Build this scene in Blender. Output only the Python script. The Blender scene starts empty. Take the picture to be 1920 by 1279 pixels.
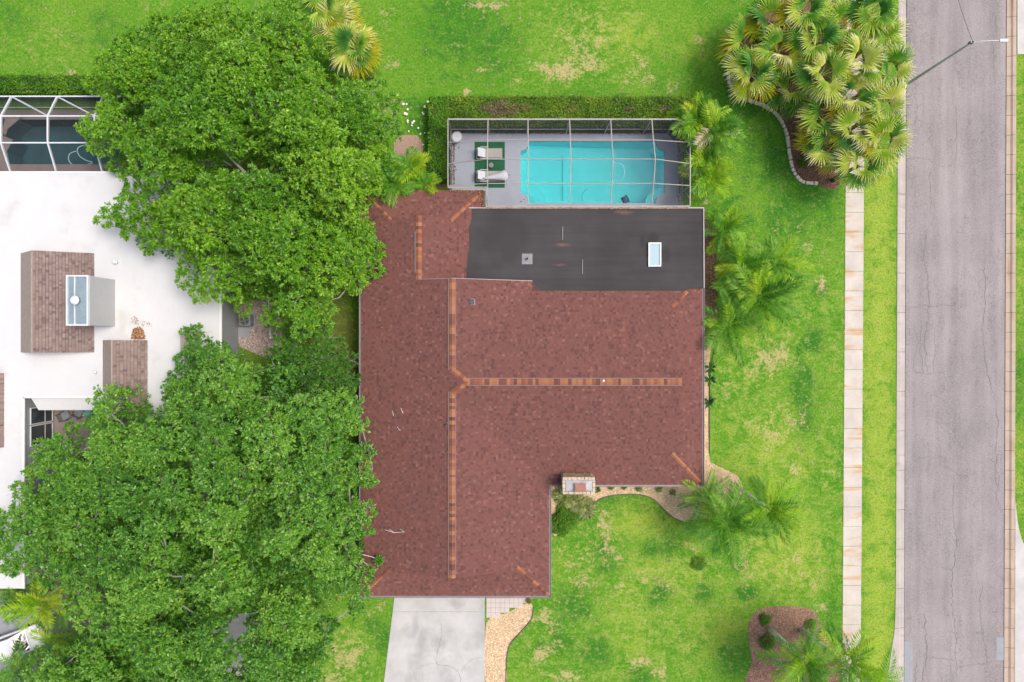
import bpy, bmesh, math, random
import numpy as np
from mathutils import Vector, Matrix

# ------------------------------------------------------------------ camera, sky, sun, exposure
scene = bpy.context.scene
H = 51.0                       # drone height in metres
F = 1280.0                     # focal length in photo pixels (1920 wide)
cam_d = bpy.data.cameras.new("camera"); cam_d.lens = 24.0; cam_d.sensor_width = 36.0
cam_d.clip_start = 0.5; cam_d.clip_end = 3000
cam = bpy.data.objects.new("camera", cam_d); scene.collection.objects.link(cam)
cam.location = (0, 0, H); cam.rotation_euler = (0, 0, 0); scene.camera = cam

SUN_EL, SUN_AZ = math.radians(62), math.radians(80)     # azimuth clockwise from +y (picture up)
world = bpy.data.worlds.new("World"); scene.world = world; world.use_nodes = True
wn = world.node_tree.nodes; wl = world.node_tree.links
bg = wn["Background"]; sky = wn.new("ShaderNodeTexSky"); sky.sky_type = 'NISHITA'; sky.sun_disc = False
sky.sun_elevation = SUN_EL; sky.sun_rotation = SUN_AZ
sky.air_density = 1.0; sky.dust_density = 6.0; sky.ozone_density = 1.0
wl.new(sky.outputs[0], bg.inputs[0]); bg.inputs[1].default_value = 0.15
sun_d = bpy.data.lights.new("sun", 'SUN'); sun_d.energy = 1.5; sun_d.angle = math.radians(20); sun_d.color = (1.0, 0.95, 0.88)
sun = bpy.data.objects.new("sun", sun_d); scene.collection.objects.link(sun)
sd = Vector((math.sin(SUN_AZ)*math.cos(SUN_EL), math.cos(SUN_AZ)*math.cos(SUN_EL), math.sin(SUN_EL)))
sun.rotation_euler = sd.to_track_quat('Z', 'Y').to_euler()
scene.view_settings.view_transform = 'Standard'; scene.view_settings.look = 'None'
scene.view_settings.gamma = 1.0; scene.view_settings.exposure = 0.42
scene.view_settings.use_curve_mapping = False

random.seed(7); rng = np.random.default_rng(11)
C = scene.collection
def P(px, py, z=0.0):
    s = (H - z) / F
    return Vector(((px - 960) * s, (639.5 - py) * s, z))
def P2(px, py, z=0.0):
    v = P(px, py, z); return (v.x, v.y)

# ------------------------------------------------------------------ materials
M = {}
def new_mat(name):
    m = bpy.data.materials.new(name); m.use_nodes = True
    nt = m.node_tree; b = nt.nodes["Principled BSDF"]
    M[name] = m
    return m, nt, b
def N(nt, typ, **kw):
    n = nt.nodes.new(typ)
    for k, v in kw.items():
        if k in n.inputs.keys(): n.inputs[k].default_value = v
        else: setattr(n, k, v)
    return n
def ramp(nt, stops, fac=None):
    r = nt.nodes.new("ShaderNodeValToRGB")
    el = r.color_ramp.elements
    while len(el) < len(stops): el.new(0.5)
    for e, (p, c) in zip(el, stops):
        e.position = p; e.color = (c[0], c[1], c[2], 1)
    if fac is not None: nt.links.new(fac, r.inputs[0])
    return r
def mixc(nt, fac, a, b, blend='MIX'):
    m = nt.nodes.new("ShaderNodeMix"); m.data_type = 'RGBA'; m.blend_type = blend
    for sock, v in ((m.inputs[0], fac), (m.inputs[6], a), (m.inputs[7], b)):
        if hasattr(v, 'is_linked'): nt.links.new(v, sock)
        elif isinstance(v, (tuple, list)): sock.default_value = (v[0], v[1], v[2], 1)
        else: sock.default_value = v
    return m.outputs[2]
def mth(nt, op, a, b=None, c=None, clamp=False):
    m = nt.nodes.new("ShaderNodeMath"); m.operation = op; m.use_clamp = clamp
    for sock, v in zip(m.inputs, (a, b, c)):
        if v is None: continue
        if hasattr(v, 'is_linked'): nt.links.new(v, sock)
        else: sock.default_value = v
    return m.outputs[0]
def pos(nt): return nt.nodes.new("ShaderNodeNewGeometry").outputs["Position"]
def noise(nt, scale, detail=3.0, rough=0.55, vec=None, dist=0.0):
    n = nt.nodes.new("ShaderNodeTexNoise"); n.inputs["Scale"].default_value = scale
    n.inputs["Detail"].default_value = detail; n.inputs["Roughness"].default_value = rough
    n.inputs["Distortion"].default_value = dist
    nt.links.new(vec if vec is not None else pos(nt), n.inputs["Vector"])
    return n.outputs["Fac"]
def bump(nt, b, h, strength=0.3, dist=0.02):
    n = nt.nodes.new("ShaderNodeBump"); n.inputs["Strength"].default_value = strength
    n.inputs["Distance"].default_value = dist
    nt.links.new(h, n.inputs["Height"]); nt.links.new(n.outputs[0], b.inputs["Normal"])
def smooth(nt, v, lo, hi):
    m = nt.nodes.new("ShaderNodeMapRange"); m.interpolation_type = 'SMOOTHSTEP'
    nt.links.new(v, m.inputs[0]); m.inputs[1].default_value = lo; m.inputs[2].default_value = hi
    return m.outputs[0]

def plain(name, col, rough=0.7, var=0.25, scale=3.0, fine=30.0, spec=0.3, metal=0.0, bmp=0.15, dirt=None, dirt_scale=0.8):
    """a painted or mineral surface: base colour with grain and blotches"""
    m, nt, b = new_mat(name)
    n1 = noise(nt, scale, 4.0); n2 = noise(nt, fine, 2.0)
    f = mth(nt, 'ADD', mth(nt, 'MULTIPLY', n1, 0.6), mth(nt, 'MULTIPLY', n2, 0.4))
    lo = tuple(c * (1 - var) for c in col); hi = tuple(min(1, c * (1 + var)) for c in col)
    c = ramp(nt, [(0.3, lo), (0.7, hi)], f).outputs[0]
    if dirt is not None:
        d = smooth(nt, noise(nt, dirt_scale, 6.0, 0.65), 0.52, 0.72)
        c = mixc(nt, mth(nt, 'MULTIPLY', d, 0.7), c, dirt)
    nt.links.new(c, b.inputs["Base Color"])
    b.inputs["Roughness"].default_value = rough; b.inputs["Metallic"].default_value = metal
    b.inputs["Specular IOR Level"].default_value = spec
    if bmp: bump(nt, b, n2, bmp, 0.01)
    return m

def leaf_mat(name, stops, trans=0.35, attr="rnd", objrand=0.0, rough=0.5, spec=0.35):
    m, nt, b = new_mat(name)
    a = nt.nodes.new("ShaderNodeAttribute"); a.attribute_name = attr
    f = a.outputs["Fac"]
    if objrand:
        oi = nt.nodes.new("ShaderNodeObjectInfo")
        f = mth(nt, 'ADD', f, mth(nt, 'MULTIPLY', mth(nt, 'SUBTRACT', oi.outputs["Random"], 0.5), objrand), clamp=True)
    c = ramp(nt, stops, f).outputs[0]
    nt.links.new(c, b.inputs["Base Color"]); b.inputs["Roughness"].default_value = rough
    b.inputs["Specular IOR Level"].default_value = spec
    t = nt.nodes.new("ShaderNodeBsdfTranslucent")
    nt.links.new(mixc(nt, 1.0, c, (1.0, 1.15, 0.5), 'MULTIPLY'), t.inputs[0])
    mx = nt.nodes.new("ShaderNodeMixShader"); mx.inputs[0].default_value = trans
    nt.links.new(b.outputs[0], mx.inputs[1]); nt.links.new(t.outputs[0], mx.inputs[2])
    nt.links.new(mx.outputs[0], nt.nodes["Material Output"].inputs[0])
    return m

# lawn: colour follows where the turf is lush, lime or dead
def lawn_material():
    m, nt, b = new_mat("turf")
    def at(n):
        a = nt.nodes.new("ShaderNodeAttribute"); a.attribute_name = n; return a.outputs["Fac"]
    big = noise(nt, 0.13, 5.0, 0.65); mid = noise(nt, 0.9, 5.0, 0.65, dist=0.6); fine = noise(nt, 5.5, 4.0, 0.7); vf = noise(nt, 14.0, 2.0, 0.6); fine2 = noise(nt, 2.6, 4.0, 0.7)
    base = mixc(nt, smooth(nt, big, 0.36, 0.64), (0.055, 0.212, 0.011), (0.115, 0.268, 0.020))
    base = mixc(nt, mth(nt, 'MULTIPLY', smooth(nt, mid, 0.42, 0.72), 0.6), base, (0.18, 0.315, 0.035))
    limef = mth(nt, 'ADD', at("lime"), mth(nt, 'MULTIPLY', mth(nt, 'SUBTRACT', mid, 0.5), 1.6))
    base = mixc(nt, mth(nt, 'MULTIPLY', smooth(nt, limef, 0.25, 0.9), 0.85), base, (0.29, 0.39, 0.045))
    lushf = mth(nt, 'ADD', at("lush"), mth(nt, 'ADD', mth(nt, 'MULTIPLY', mth(nt, 'SUBTRACT', mid, 0.5), 2.0), mth(nt, 'MULTIPLY', mth(nt, 'SUBTRACT', fine2, 0.5), 1.2)))
    base = mixc(nt, mth(nt, 'MULTIPLY', smooth(nt, lushf, 0.12, 0.6), 0.92), base, (0.028, 0.150, 0.014))
    thin = at("thin")
    base = mixc(nt, mth(nt, 'MULTIPLY', smooth(nt, mth(nt, 'ADD', thin, mth(nt, 'MULTIPLY', mth(nt, 'SUBTRACT', mid, 0.5), 0.8)), 0.2, 0.8), 0.9), base, (0.115, 0.115, 0.03))
    dryf = mth(nt, 'ADD', at("dry"), mth(nt, 'ADD', mth(nt, 'MULTIPLY', mth(nt, 'SUBTRACT', mid, 0.5), 2.2), mth(nt, 'ADD', mth(nt, 'MULTIPLY', mth(nt, 'SUBTRACT', fine2, 0.5), 1.6), mth(nt, 'MULTIPLY', mth(nt, 'SUBTRACT', fine, 0.5), 1.5))))
    base = mixc(nt, mth(nt, 'MULTIPLY', smooth(nt, dryf, 0.35, 0.95), 0.88), base, (0.48, 0.36, 0.20))
    # blade-scale mottling
    palef = mth(nt, 'MULTIPLY', at('pale'), mth(nt, 'SUBTRACT', 1.0, mth(nt, 'MULTIPLY', at('lush'), 0.9)))
    fleck = smooth(nt, mth(nt, 'ADD', fine, mth(nt, 'MULTIPLY', mth(nt, 'SUBTRACT', fine2, 0.5), 0.7)), 0.49, 0.63)
    base = mixc(nt, mth(nt, 'MULTIPLY', fleck, mth(nt, 'ADD', 0.08, mth(nt, 'MULTIPLY', palef, 0.20))), base, (0.36, 0.40, 0.11))
    base = mixc(nt, mth(nt, 'MULTIPLY', smooth(nt, noise(nt, 1.3, 5.0, 0.75), 0.44, 0.66), mth(nt, 'MULTIPLY', palef, 0.62)), base, (0.36, 0.39, 0.10))
    base = mixc(nt, mth(nt, 'MULTIPLY', smooth(nt, fine, 0.50, 0.70), 0.26), base, (0.26, 0.36, 0.05))
    base = mixc(nt, mth(nt, 'MULTIPLY', smooth(nt, fine, 0.50, 0.34), 0.5), base, (0.03, 0.135, 0.006))
    base = mixc(nt, mth(nt, 'MULTIPLY', smooth(nt, fine2, 0.52, 0.68), 0.32), base, (0.30, 0.34, 0.08))
    base = mixc(nt, mth(nt, 'MULTIPLY', smooth(nt, vf, 0.50, 0.34), 0.55), base, (0.03, 0.09, 0.008))
    nt.links.new(base, b.inputs["Base Color"]); b.inputs["Roughness"].default_value = 0.9
    b.inputs["Specular IOR Level"].default_value = 0.1
    bump(nt, b, mth(nt, 'ADD', vf, fine), 0.7, 0.05)
    return m
lawn_material()

def road_material():
    m, nt, b = new_mat("asphalt")
    p = pos(nt)
    n1 = noise(nt, 0.35, 4.0); n2 = noise(nt, 9.0, 4.0, 0.7); n3 = noise(nt, 13.0, 3.0, 0.8)
    mp = nt.nodes.new("ShaderNodeMapping"); nt.links.new(p, mp.inputs[0]); mp.inputs["Scale"].default_value = (1.0, 0.05, 1.0)
    streak = noise(nt, 1.1, 3.0, 0.5, mp.outputs[0])
    f = mth(nt, 'ADD', mth(nt, 'MULTIPLY', n1, 0.25), mth(nt, 'ADD', mth(nt, 'MULTIPLY', n3, 0.35), mth(nt, 'MULTIPLY', streak, 0.4)))
    c = ramp(nt, [(0.36, (0.192, 0.172, 0.174)), (0.62, (0.315, 0.286, 0.288))], f).outputs[0]
    # speckled aggregate
    c = mixc(nt, mth(nt, 'MULTIPLY', smooth(nt, n3, 0.54, 0.68), 0.45), c, (0.44, 0.41, 0.41))
    c = mixc(nt, mth(nt, 'MULTIPLY', smooth(nt, n2, 0.46, 0.30), 0.5), c, (0.15, 0.135, 0.145))
    # crazing
    wv = nt.nodes.new("ShaderNodeTexNoise"); wv.inputs["Scale"].default_value = 1.6; wv.inputs["Detail"].default_value = 4
    nt.links.new(p, wv.inputs["Vector"])
    add = nt.nodes.new("ShaderNodeVectorMath"); add.operation = 'MULTIPLY_ADD'
    nt.links.new(wv.outputs["Color"], add.inputs[0]); add.inputs[1].default_value = (0.9, 0.9, 0.9); nt.links.new(p, add.inputs[2])
    for sc, w, thr, st, msc in ((1.5, 0.028, 0.47, 0.5, 0.30), (3.4, 0.05, 0.50, 0.5, 0.5), (6.0, 0.08, 0.50, 0.45, 0.7)):
        v = nt.nodes.new("ShaderNodeTexVoronoi"); v.feature = 'DISTANCE_TO_EDGE'; v.inputs["Scale"].default_value = sc
        nt.links.new(add.outputs[0], v.inputs["Vector"])
        line = smooth(nt, v.outputs["Distance"], w, 0.0)
        mp2 = nt.nodes.new("ShaderNodeMapping"); nt.links.new(p, mp2.inputs[0]); mp2.inputs["Scale"].default_value = (1.6, 0.35, 1.0)
        mask = smooth(nt, noise(nt, msc, 4.0, 0.6, mp2.outputs[0]), thr, thr + 0.13)
        c = mixc(nt, mth(nt, 'MULTIPLY', mth(nt, 'MULTIPLY', line, mask), st), c, (0.075, 0.066, 0.07))
    nt.links.new(c, b.inputs["Base Color"]); b.inputs["Roughness"].default_value = 0.9; b.inputs["Specular IOR Level"].default_value = 0.2
    bump(nt, b, n3, 0.4, 0.01)
    return m
road_material()

def concrete_material(name, col, stain, stain_amt=0.6, scale=(0.5, 1.6, 1.0), thr=(0.54, 0.7)):
    m, nt, b = new_mat(name)
    p = pos(nt)
    n1 = noise(nt, 0.7, 5.0, 0.6); n3 = noise(nt, 30.0, 2.0)
    f = mth(nt, 'ADD', mth(nt, 'MULTIPLY', n1, 0.7), mth(nt, 'MULTIPLY', n3, 0.3))
    c = ramp(nt, [(0.3, tuple(x * 0.8 for x in col)), (0.65, tuple(min(1, x * 1.1) for x in col))], f).outputs[0]
    mp = nt.nodes.new("ShaderNodeMapping"); nt.links.new(p, mp.inputs[0]); mp.inputs["Scale"].default_value = scale
    mp.inputs["Rotation"].default_value = (0, 0, 0.25)
    s = smooth(nt, noise(nt, 1.0, 5.0, 0.6, mp.outputs[0], 0.35), *thr)
    c = mixc(nt, mth(nt, 'MULTIPLY', s, stain_amt), c, stain)
    nt.links.new(c, b.inputs["Base Color"]); b.inputs["Roughness"].default_value = 0.85; b.inputs["Specular IOR Level"].default_value = 0.2
    bump(nt, b, n3, 0.25, 0.01)
    return m
concrete_material("sidewalk_concrete", (0.50, 0.455, 0.405), (0.46, 0.28, 0.13), 0.85, (0.35, 1.5, 1.0), (0.52, 0.70))
concrete_material("kerb_concrete", (0.41, 0.37, 0.345), (0.28, 0.24, 0.22), 0.5)
concrete_material("kerb_concrete_stained", (0.42, 0.33, 0.26), (0.31, 0.18, 0.11), 0.6, (1.2, 0.3, 1.0))
concrete_material("drive_concrete", (0.44, 0.435, 0.43), (0.27, 0.265, 0.265), 0.6, (0.5, 0.35, 1.0), (0.46, 0.66))
concrete_material("white_concrete", (0.47, 0.455, 0.44), (0.38, 0.35, 0.32), 0.5)

def shingle_material(name, stops, grain=0.3):
    m, nt, b = new_mat(name)
    a = nt.nodes.new("ShaderNodeAttribute"); a.attribute_name = "rnd"
    c = ramp(nt, stops, a.outputs["Fac"]).outputs[0]
    n3 = noise(nt, 60.0, 2.0); n1 = noise(nt, 0.5, 4.0, 0.6)
    c = mixc(nt, mth(nt, 'MULTIPLY', smooth(nt, n1, 0.45, 0.75), 0.22), c, (0.115, 0.068, 0.06))
    c = mixc(nt, mth(nt, 'MULTIPLY', smooth(nt, noise(nt, 1.7, 3.0), 0.52, 0.72), 0.22), c, tuple(x * y for x, y in zip(stops[-2][1], (0.92, 0.80, 0.62))))
    c = mixc(nt, mth(nt, 'MULTIPLY', n3, grain * 0.6), c, (0.07, 0.05, 0.05))
    nt.links.new(c, b.inputs["Base Color"]); b.inputs["Roughness"].default_value = 0.95; b.inputs["Specular IOR Level"].default_value = 0.15
    bump(nt, b, n3, 0.4, 0.01)
    return m
shingle_material("red_shingle", [(0.0, (0.105, 0.050, 0.046)), (0.12, (0.132, 0.059, 0.052)), (0.24, (0.155, 0.067, 0.058)), (0.60, (0.168, 0.072, 0.062)), (0.90, (0.182, 0.079, 0.067)), (0.96, (0.202, 0.092, 0.077)), (1.0, (0.232, 0.114, 0.096))])
shingle_material("brown_shingle", [(0.0, (0.14, 0.105, 0.095)), (0.2, (0.225, 0.17, 0.155)), (0.8, (0.255, 0.195, 0.178)), (1.0, (0.30, 0.235, 0.215))])
def cap_material():
    m, nt, b = new_mat("cap_shingle")
    oi = nt.nodes.new("ShaderNodeObjectInfo")
    c = ramp(nt, [(0.0, (0.13, 0.06, 0.048)), (0.22, (0.22, 0.08, 0.052)), (0.5, (0.31, 0.118, 0.06)), (0.8, (0.38, 0.165, 0.078)), (1.0, (0.31, 0.15, 0.08))], oi.outputs["Random"]).outputs[0]
    c = mixc(nt, mth(nt, 'MULTIPLY', noise(nt, 50.0, 2.0), 0.35), c, (0.08, 0.05, 0.05))
    nt.links.new(c, b.inputs["Base Color"]); b.inputs["Roughness"].default_value = 0.95; b.inputs["Specular IOR Level"].default_value = 0.15
cap_material()

def flat_roof_material():
    m, nt, b = new_mat("roll_roofing")
    p = pos(nt)
    n1 = noise(nt, 0.22, 4.0, 0.6); n3 = noise(nt, 40.0, 2.0)
    mp = nt.nodes.new("ShaderNodeMapping"); nt.links.new(p, mp.inputs[0]); mp.inputs["Scale"].default_value = (0.12, 2.2, 1.0)
    st = noise(nt, 1.0, 4.0, 0.65, mp.outputs[0])
    f = mth(nt, 'ADD', mth(nt, 'MULTIPLY', n1, 0.55), mth(nt, 'ADD', mth(nt, 'MULTIPLY', st, 0.3), mth(nt, 'MULTIPLY', n3, 0.15)))
    c = ramp(nt, [(0.36, (0.034, 0.032, 0.034)), (0.62, (0.060, 0.056, 0.058))], f).outputs[0]
    # red dust at three places
    for (px, py, rx, ry, amt) in ((1055, 459, 0.75, 0.18, 0.8), (1050, 497, 0.7, 0.14, 0.5), (1170, 398, 0.9, 0.22, 0.7)):
        q = P(px, py, 3.15)
        mq = nt.nodes.new("ShaderNodeMapping"); nt.links.new(p, mq.inputs[0])
        mq.inputs["Location"].default_value = (-q.x / rx, -q.y / ry, 0); mq.inputs["Scale"].default_value = (1 / rx, 1 / ry, 0)
        ln = nt.nodes.new("ShaderNodeVectorMath"); ln.operation = 'LENGTH'; nt.links.new(mq.outputs[0], ln.inputs[0])
        d = mth(nt, 'ADD', ln.outputs["Value"], mth(nt, 'MULTIPLY', mth(nt, 'SUBTRACT', noise(nt, 2.5, 4.0), 0.5), 1.2))
        c = mixc(nt, mth(nt, 'MULTIPLY', smooth(nt, d, 1.0, 0.1), amt), c, (0.16, 0.085, 0.072))
    # darker oval patches with noise-broken edges
    for (px, py, rx, ry, amt) in ((945, 440, 2.2, 2.6, 0.5), (1225, 448, 0.5, 0.55, 0.75), (1248, 478, 0.45, 0.7, 0.65), (1205, 452, 0.2, 0.5, 0.7)):
        q = P(px, py, 3.15)
        mq = nt.nodes.new("ShaderNodeMapping"); nt.links.new(p, mq.inputs[0])
        mq.inputs["Location"].default_value = (-q.x / rx, -q.y / ry, 0); mq.inputs["Scale"].default_value = (1 / rx, 1 / ry, 0)
        ln = nt.nodes.new("ShaderNodeVectorMath"); ln.operation = 'LENGTH'; nt.links.new(mq.outputs[0], ln.inputs[0])
        d = mth(nt, 'ADD', ln.outputs["Value"], mth(nt, 'MULTIPLY', mth(nt, 'SUBTRACT', noise(nt, 0.9, 4.0), 0.5), 0.9))
        c = mixc(nt, mth(nt, 'MULTIPLY', smooth(nt, d, 1.1, 0.45), amt), c, (0.030, 0.028, 0.031))
    nt.links.new(c, b.inputs["Base Color"]); b.inputs["Roughness"].default_value = 0.85; b.inputs["Specular IOR Level"].default_value = 0.25
    bump(nt, b, n3, 0.3, 0.01)
flat_roof_material()

def screen_material(name, opac, col):
    m, nt, b = new_mat(name)
    t = nt.nodes.new("ShaderNodeBsdfTransparent"); d = nt.nodes.new("ShaderNodeBsdfDiffuse"); d.inputs[0].default_value = (*col, 1)
    mx = nt.nodes.new("ShaderNodeMixShader"); mx.inputs[0].default_value = opac
    nt.links.new(t.outputs[0], mx.inputs[1]); nt.links.new(d.outputs[0], mx.inputs[2])
    nt.links.new(mx.outputs[0], nt.nodes["Material Output"].inputs[0])
screen_material("roof_screen", 0.10, (0.10, 0.10, 0.11))
screen_material("wall_screen", 0.56, (0.055, 0.058, 0.064))
screen_material("dark_roof_screen", 0.26, (0.06, 0.065, 0.07))

def water_material(name, absorb, density, tint):
    m, nt, b = new_mat(name)
    nt.nodes.remove(b)
    t = nt.nodes.new("ShaderNodeBsdfTransparent"); t.inputs[0].default_value = (*tint, 1)
    g = nt.nodes.new("ShaderNodeBsdfGlossy"); g.inputs["Roughness"].default_value = 0.06
    fr = nt.nodes.new("ShaderNodeFresnel"); fr.inputs["IOR"].default_value = 1.33
    bp = nt.nodes.new("ShaderNodeBump"); bp.inputs["Strength"].default_value = 0.15; bp.inputs["Distance"].default_value = 0.05
    nt.links.new(noise(nt, 2.2, 3.0), bp.inputs["Height"]); nt.links.new(bp.outputs[0], g.inputs["Normal"])
    mx = nt.nodes.new("ShaderNodeMixShader"); nt.links.new(fr.outputs[0], mx.inputs[0])
    nt.links.new(t.outputs[0], mx.inputs[1]); nt.links.new(g.outputs[0], mx.inputs[2])
    nt.links.new(mx.outputs[0], nt.nodes["Material Output"].inputs["Surface"])
    va = nt.nodes.new("ShaderNodeVolumeAbsorption"); va.inputs["Color"].default_value = (*absorb, 1); va.inputs["Density"].default_value = density
    nt.links.new(va.outputs[0], nt.nodes["Material Output"].inputs["Volume"])
water_material("pool_water", (0.01, 0.955, 0.975), 0.42, (0.96, 1.0, 1.0))
water_material("dark_pool_water", (0.15, 0.8, 0.88), 0.22, (0.9, 1.0, 1.0))

def glass_material(name, col, rough=0.05):
    m, nt, b = new_mat(name)
    b.inputs["Base Color"].default_value = (*col, 1); b.inputs["Roughness"].default_value = rough
    b.inputs["Specular IOR Level"].default_value = 0.8
glass_material("skylight_glass", (0.22, 0.36, 0.42)); glass_material("dark_glass", (0.035, 0.045, 0.05)); glass_material("car_glass", (0.03, 0.035, 0.045))

plain("soil", (0.13, 0.085, 0.055), 0.95, 0.5, 1.5, 25, 0.1, bmp=0.6)
plain("mulch", (0.16, 0.095, 0.065), 0.95, 0.5, 2.0, 20, 0.1, bmp=0.8, dirt=(0.10, 0.075, 0.06))
plain("pink_mulch", (0.27, 0.16, 0.115), 0.95, 0.4, 1.2, 20, 0.1, bmp=0.8, dirt=(0.16, 0.10, 0.08))
plain("sand", (0.50, 0.37, 0.23), 0.95, 0.35, 2.0, 25, 0.1, bmp=0.6)
plain("deck_paint", (0.32, 0.345, 0.405), 0.75, 0.12, 0.8, 25, 0.3, dirt=(0.25, 0.265, 0.31))
plain("pink_deck", (0.26, 0.21, 0.195), 0.8, 0.15, 1.0, 25, 0.2)
plain("plaster", (0.70, 0.94, 0.95), 0.7, 0.06, 1.0, 20, 0.2)
plain("dark_plaster", (0.20, 0.30, 0.32), 0.7, 0.15, 1.0, 20, 0.2)
plain("tile_band", (0.06, 0.17, 0.20), 0.3, 0.2, 4.0, 20, 0.5)
plain("green_turf_mat", (0.014, 0.105, 0.042), 0.95, 0.2, 2.0, 40, 0.1)
plain("cage_metal", (0.34, 0.315, 0.295), 0.5, 0.08, 2.0, 20, 0.4, dirt=(0.22, 0.165, 0.14))
plain("white_metal", (0.58, 0.61, 0.64), 0.4, 0.05, 2.0, 20, 0.5)
plain("stucco", (0.50, 0.46, 0.42), 0.9, 0.08, 2.0, 40, 0.2)
plain("grey_siding", (0.25, 0.265, 0.285), 0.7, 0.06, 2.0, 30, 0.3)
plain("white_roofing", (0.565, 0.57, 0.58), 0.8, 0.05, 0.8, 20, 0.2, dirt=(0.45, 0.44, 0.425), dirt_scale=0.28)
plain("white_paint", (0.66, 0.66, 0.655), 0.6, 0.04, 2.0, 20, 0.3)
plain("gutter_metal", (0.27, 0.25, 0.26), 0.5, 0.12, 2.0, 20, 0.4)
plain("dark_metal", (0.06, 0.065, 0.07), 0.5, 0.2, 4.0, 30, 0.4)
plain("galvanised", (0.17, 0.175, 0.19), 0.4, 0.15, 3.0, 30, 0.5, metal=0.4)
plain("vent_grey", (0.20, 0.205, 0.225), 0.6, 0.15, 4.0, 30, 0.4)
plain("mortar_cap", (0.38, 0.38, 0.39), 0.9, 0.3, 3.0, 20, 0.2, dirt=(0.28, 0.28, 0.29), dirt_scale=2.0)
plain("chimney_stone", (0.36, 0.27, 0.17), 0.95, 0.35, 4.0, 30, 0.1, bmp=0.6)
plain("chimney_stone_pale", (0.46, 0.39, 0.30), 0.95, 0.3, 4.0, 30, 0.1, bmp=0.6)
plain("terracotta", (0.30, 0.145, 0.11), 0.8, 0.12, 4.0, 30, 0.2)
plain("edging_stone", (0.66, 0.57, 0.47), 0.95, 0.3, 5.0, 30, 0.1, bmp=0.5)
plain("pink_paver", (0.36, 0.25, 0.20), 0.9, 0.2, 6.0, 30, 0.1, bmp=0.3)
plain("white_tile", (0.50, 0.44, 0.41), 0.7, 0.08, 2.0, 30, 0.2)
plain("cushion", (0.36, 0.35, 0.32), 0.9, 0.08, 5.0, 50, 0.1)
plain("white_fabric", (0.55, 0.56, 0.60), 0.9, 0.05, 5.0, 50, 0.1)
plain("wicker_grey", (0.28, 0.29, 0.28), 0.8, 0.3, 20.0, 60, 0.2)
plain("turquoise", (0.08, 0.42, 0.50), 0.25, 0.1, 3.0, 20, 0.5)
plain("hose_pale", (0.45, 0.75, 0.78), 0.5, 0.05, 3.0, 20, 0.4)
plain("hose_dark", (0.05, 0.20, 0.26), 0.5, 0.05, 3.0, 20, 0.4)
plain("robot_blue", (0.02, 0.10, 0.28), 0.4, 0.1, 3.0, 20, 0.4)
plain("oak_bark", (0.25, 0.24, 0.22), 0.95, 0.35, 6.0, 30, 0.1, bmp=0.8)
plain("palm_bark", (0.72, 0.70, 0.67), 0.95, 0.25, 5.0, 30, 0.1, bmp=0.6)
plain("brown_bark", (0.17, 0.12, 0.085), 0.95, 0.35, 6.0, 30, 0.1, bmp=0.8)
plain("hedge_core", (0.03, 0.05, 0.015), 0.95, 0.4, 6.0, 30, 0.1)
plain("concrete_pole", (0.55, 0.53, 0.50), 0.85, 0.15, 3.0, 30, 0.2)
plain("cable", (0.04, 0.04, 0.045), 0.6, 0.1, 5.0, 30, 0.3)
plain("drive_crack", (0.22, 0.21, 0.20), 0.95, 0.3, 6.0, 40, 0.1)
plain("crack_dark", (0.135, 0.121, 0.124), 0.95, 0.3, 6.0, 40, 0.1)
plain("grey_slab", (0.27, 0.28, 0.31), 0.85, 0.12, 2.0, 30, 0.2)
plain("car_white", (0.75, 0.75, 0.76), 0.25, 0.02, 1.0, 10, 0.6)
plain("rubber", (0.02, 0.02, 0.02), 0.85, 0.2, 5.0, 30, 0.2)
plain("rust_leaf", (0.20, 0.085, 0.04), 0.95, 0.5, 8.0, 30, 0.1)
plain("mushroom_white", (0.75, 0.72, 0.64), 0.8, 0.08, 8.0, 30, 0.2)
plain("awning_fabric", (0.64, 0.64, 0.64), 0.9, 0.04, 4.0, 40, 0.1)
plain("blue_plastic", (0.10, 0.27, 0.47), 0.5, 0.1, 4.0, 30, 0.4)
plain("tan_panel", (0.35, 0.29, 0.24), 0.85, 0.15, 4.0, 30, 0.2)
plain("pale_bark_chips", (0.34, 0.27, 0.24), 0.95, 0.5, 6.0, 30, 0.1)

def g3(a, b, c): return (a, b, c)
leaf_mat("oak_leaf", [(0.0, (0.040, 0.15, 0.008)), (0.3, (0.095, 0.275, 0.012)), (0.65, (0.19, 0.41, 0.018)), (1.0, (0.34, 0.54, 0.035))], 0.42, rough=0.42, spec=0.45)
leaf_mat("oak_leaf_cool", [(0.0, (0.036, 0.145, 0.016)), (0.3, (0.085, 0.26, 0.026)), (0.65, (0.17, 0.39, 0.038)), (1.0, (0.31, 0.52, 0.07))], 0.42, rough=0.40, spec=0.5)
leaf_mat("oak_leaf_dark", [(0.0, (0.025, 0.095, 0.010)), (0.5, (0.06, 0.185, 0.016)), (1.0, (0.12, 0.28, 0.022))], 0.4)
leaf_mat("hedge_leaf", [(0.0, (0.05, 0.14, 0.008)), (0.5, (0.13, 0.26, 0.012)), (0.9, (0.23, 0.35, 0.02)), (1.0, (0.30, 0.34, 0.04))], 0.4)
leaf_mat("hedge_leaf_brown", [(0.0, (0.16, 0.12, 0.075)), (0.4, (0.26, 0.17, 0.115)), (0.55, (0.16, 0.24, 0.018)), (1.0, (0.27, 0.36, 0.03))], 0.4)
leaf_mat("fan_leaf", [(0.0, (0.055, 0.22, 0.05)), (0.24, (0.15, 0.38, 0.065)), (0.46, (0.40, 0.58, 0.085)), (0.66, (0.68, 0.70, 0.15)), (0.82, (0.80, 0.72, 0.42)), (1.0, (0.86, 0.80, 0.66))], 0.45, "rnd", 0.66)
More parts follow.
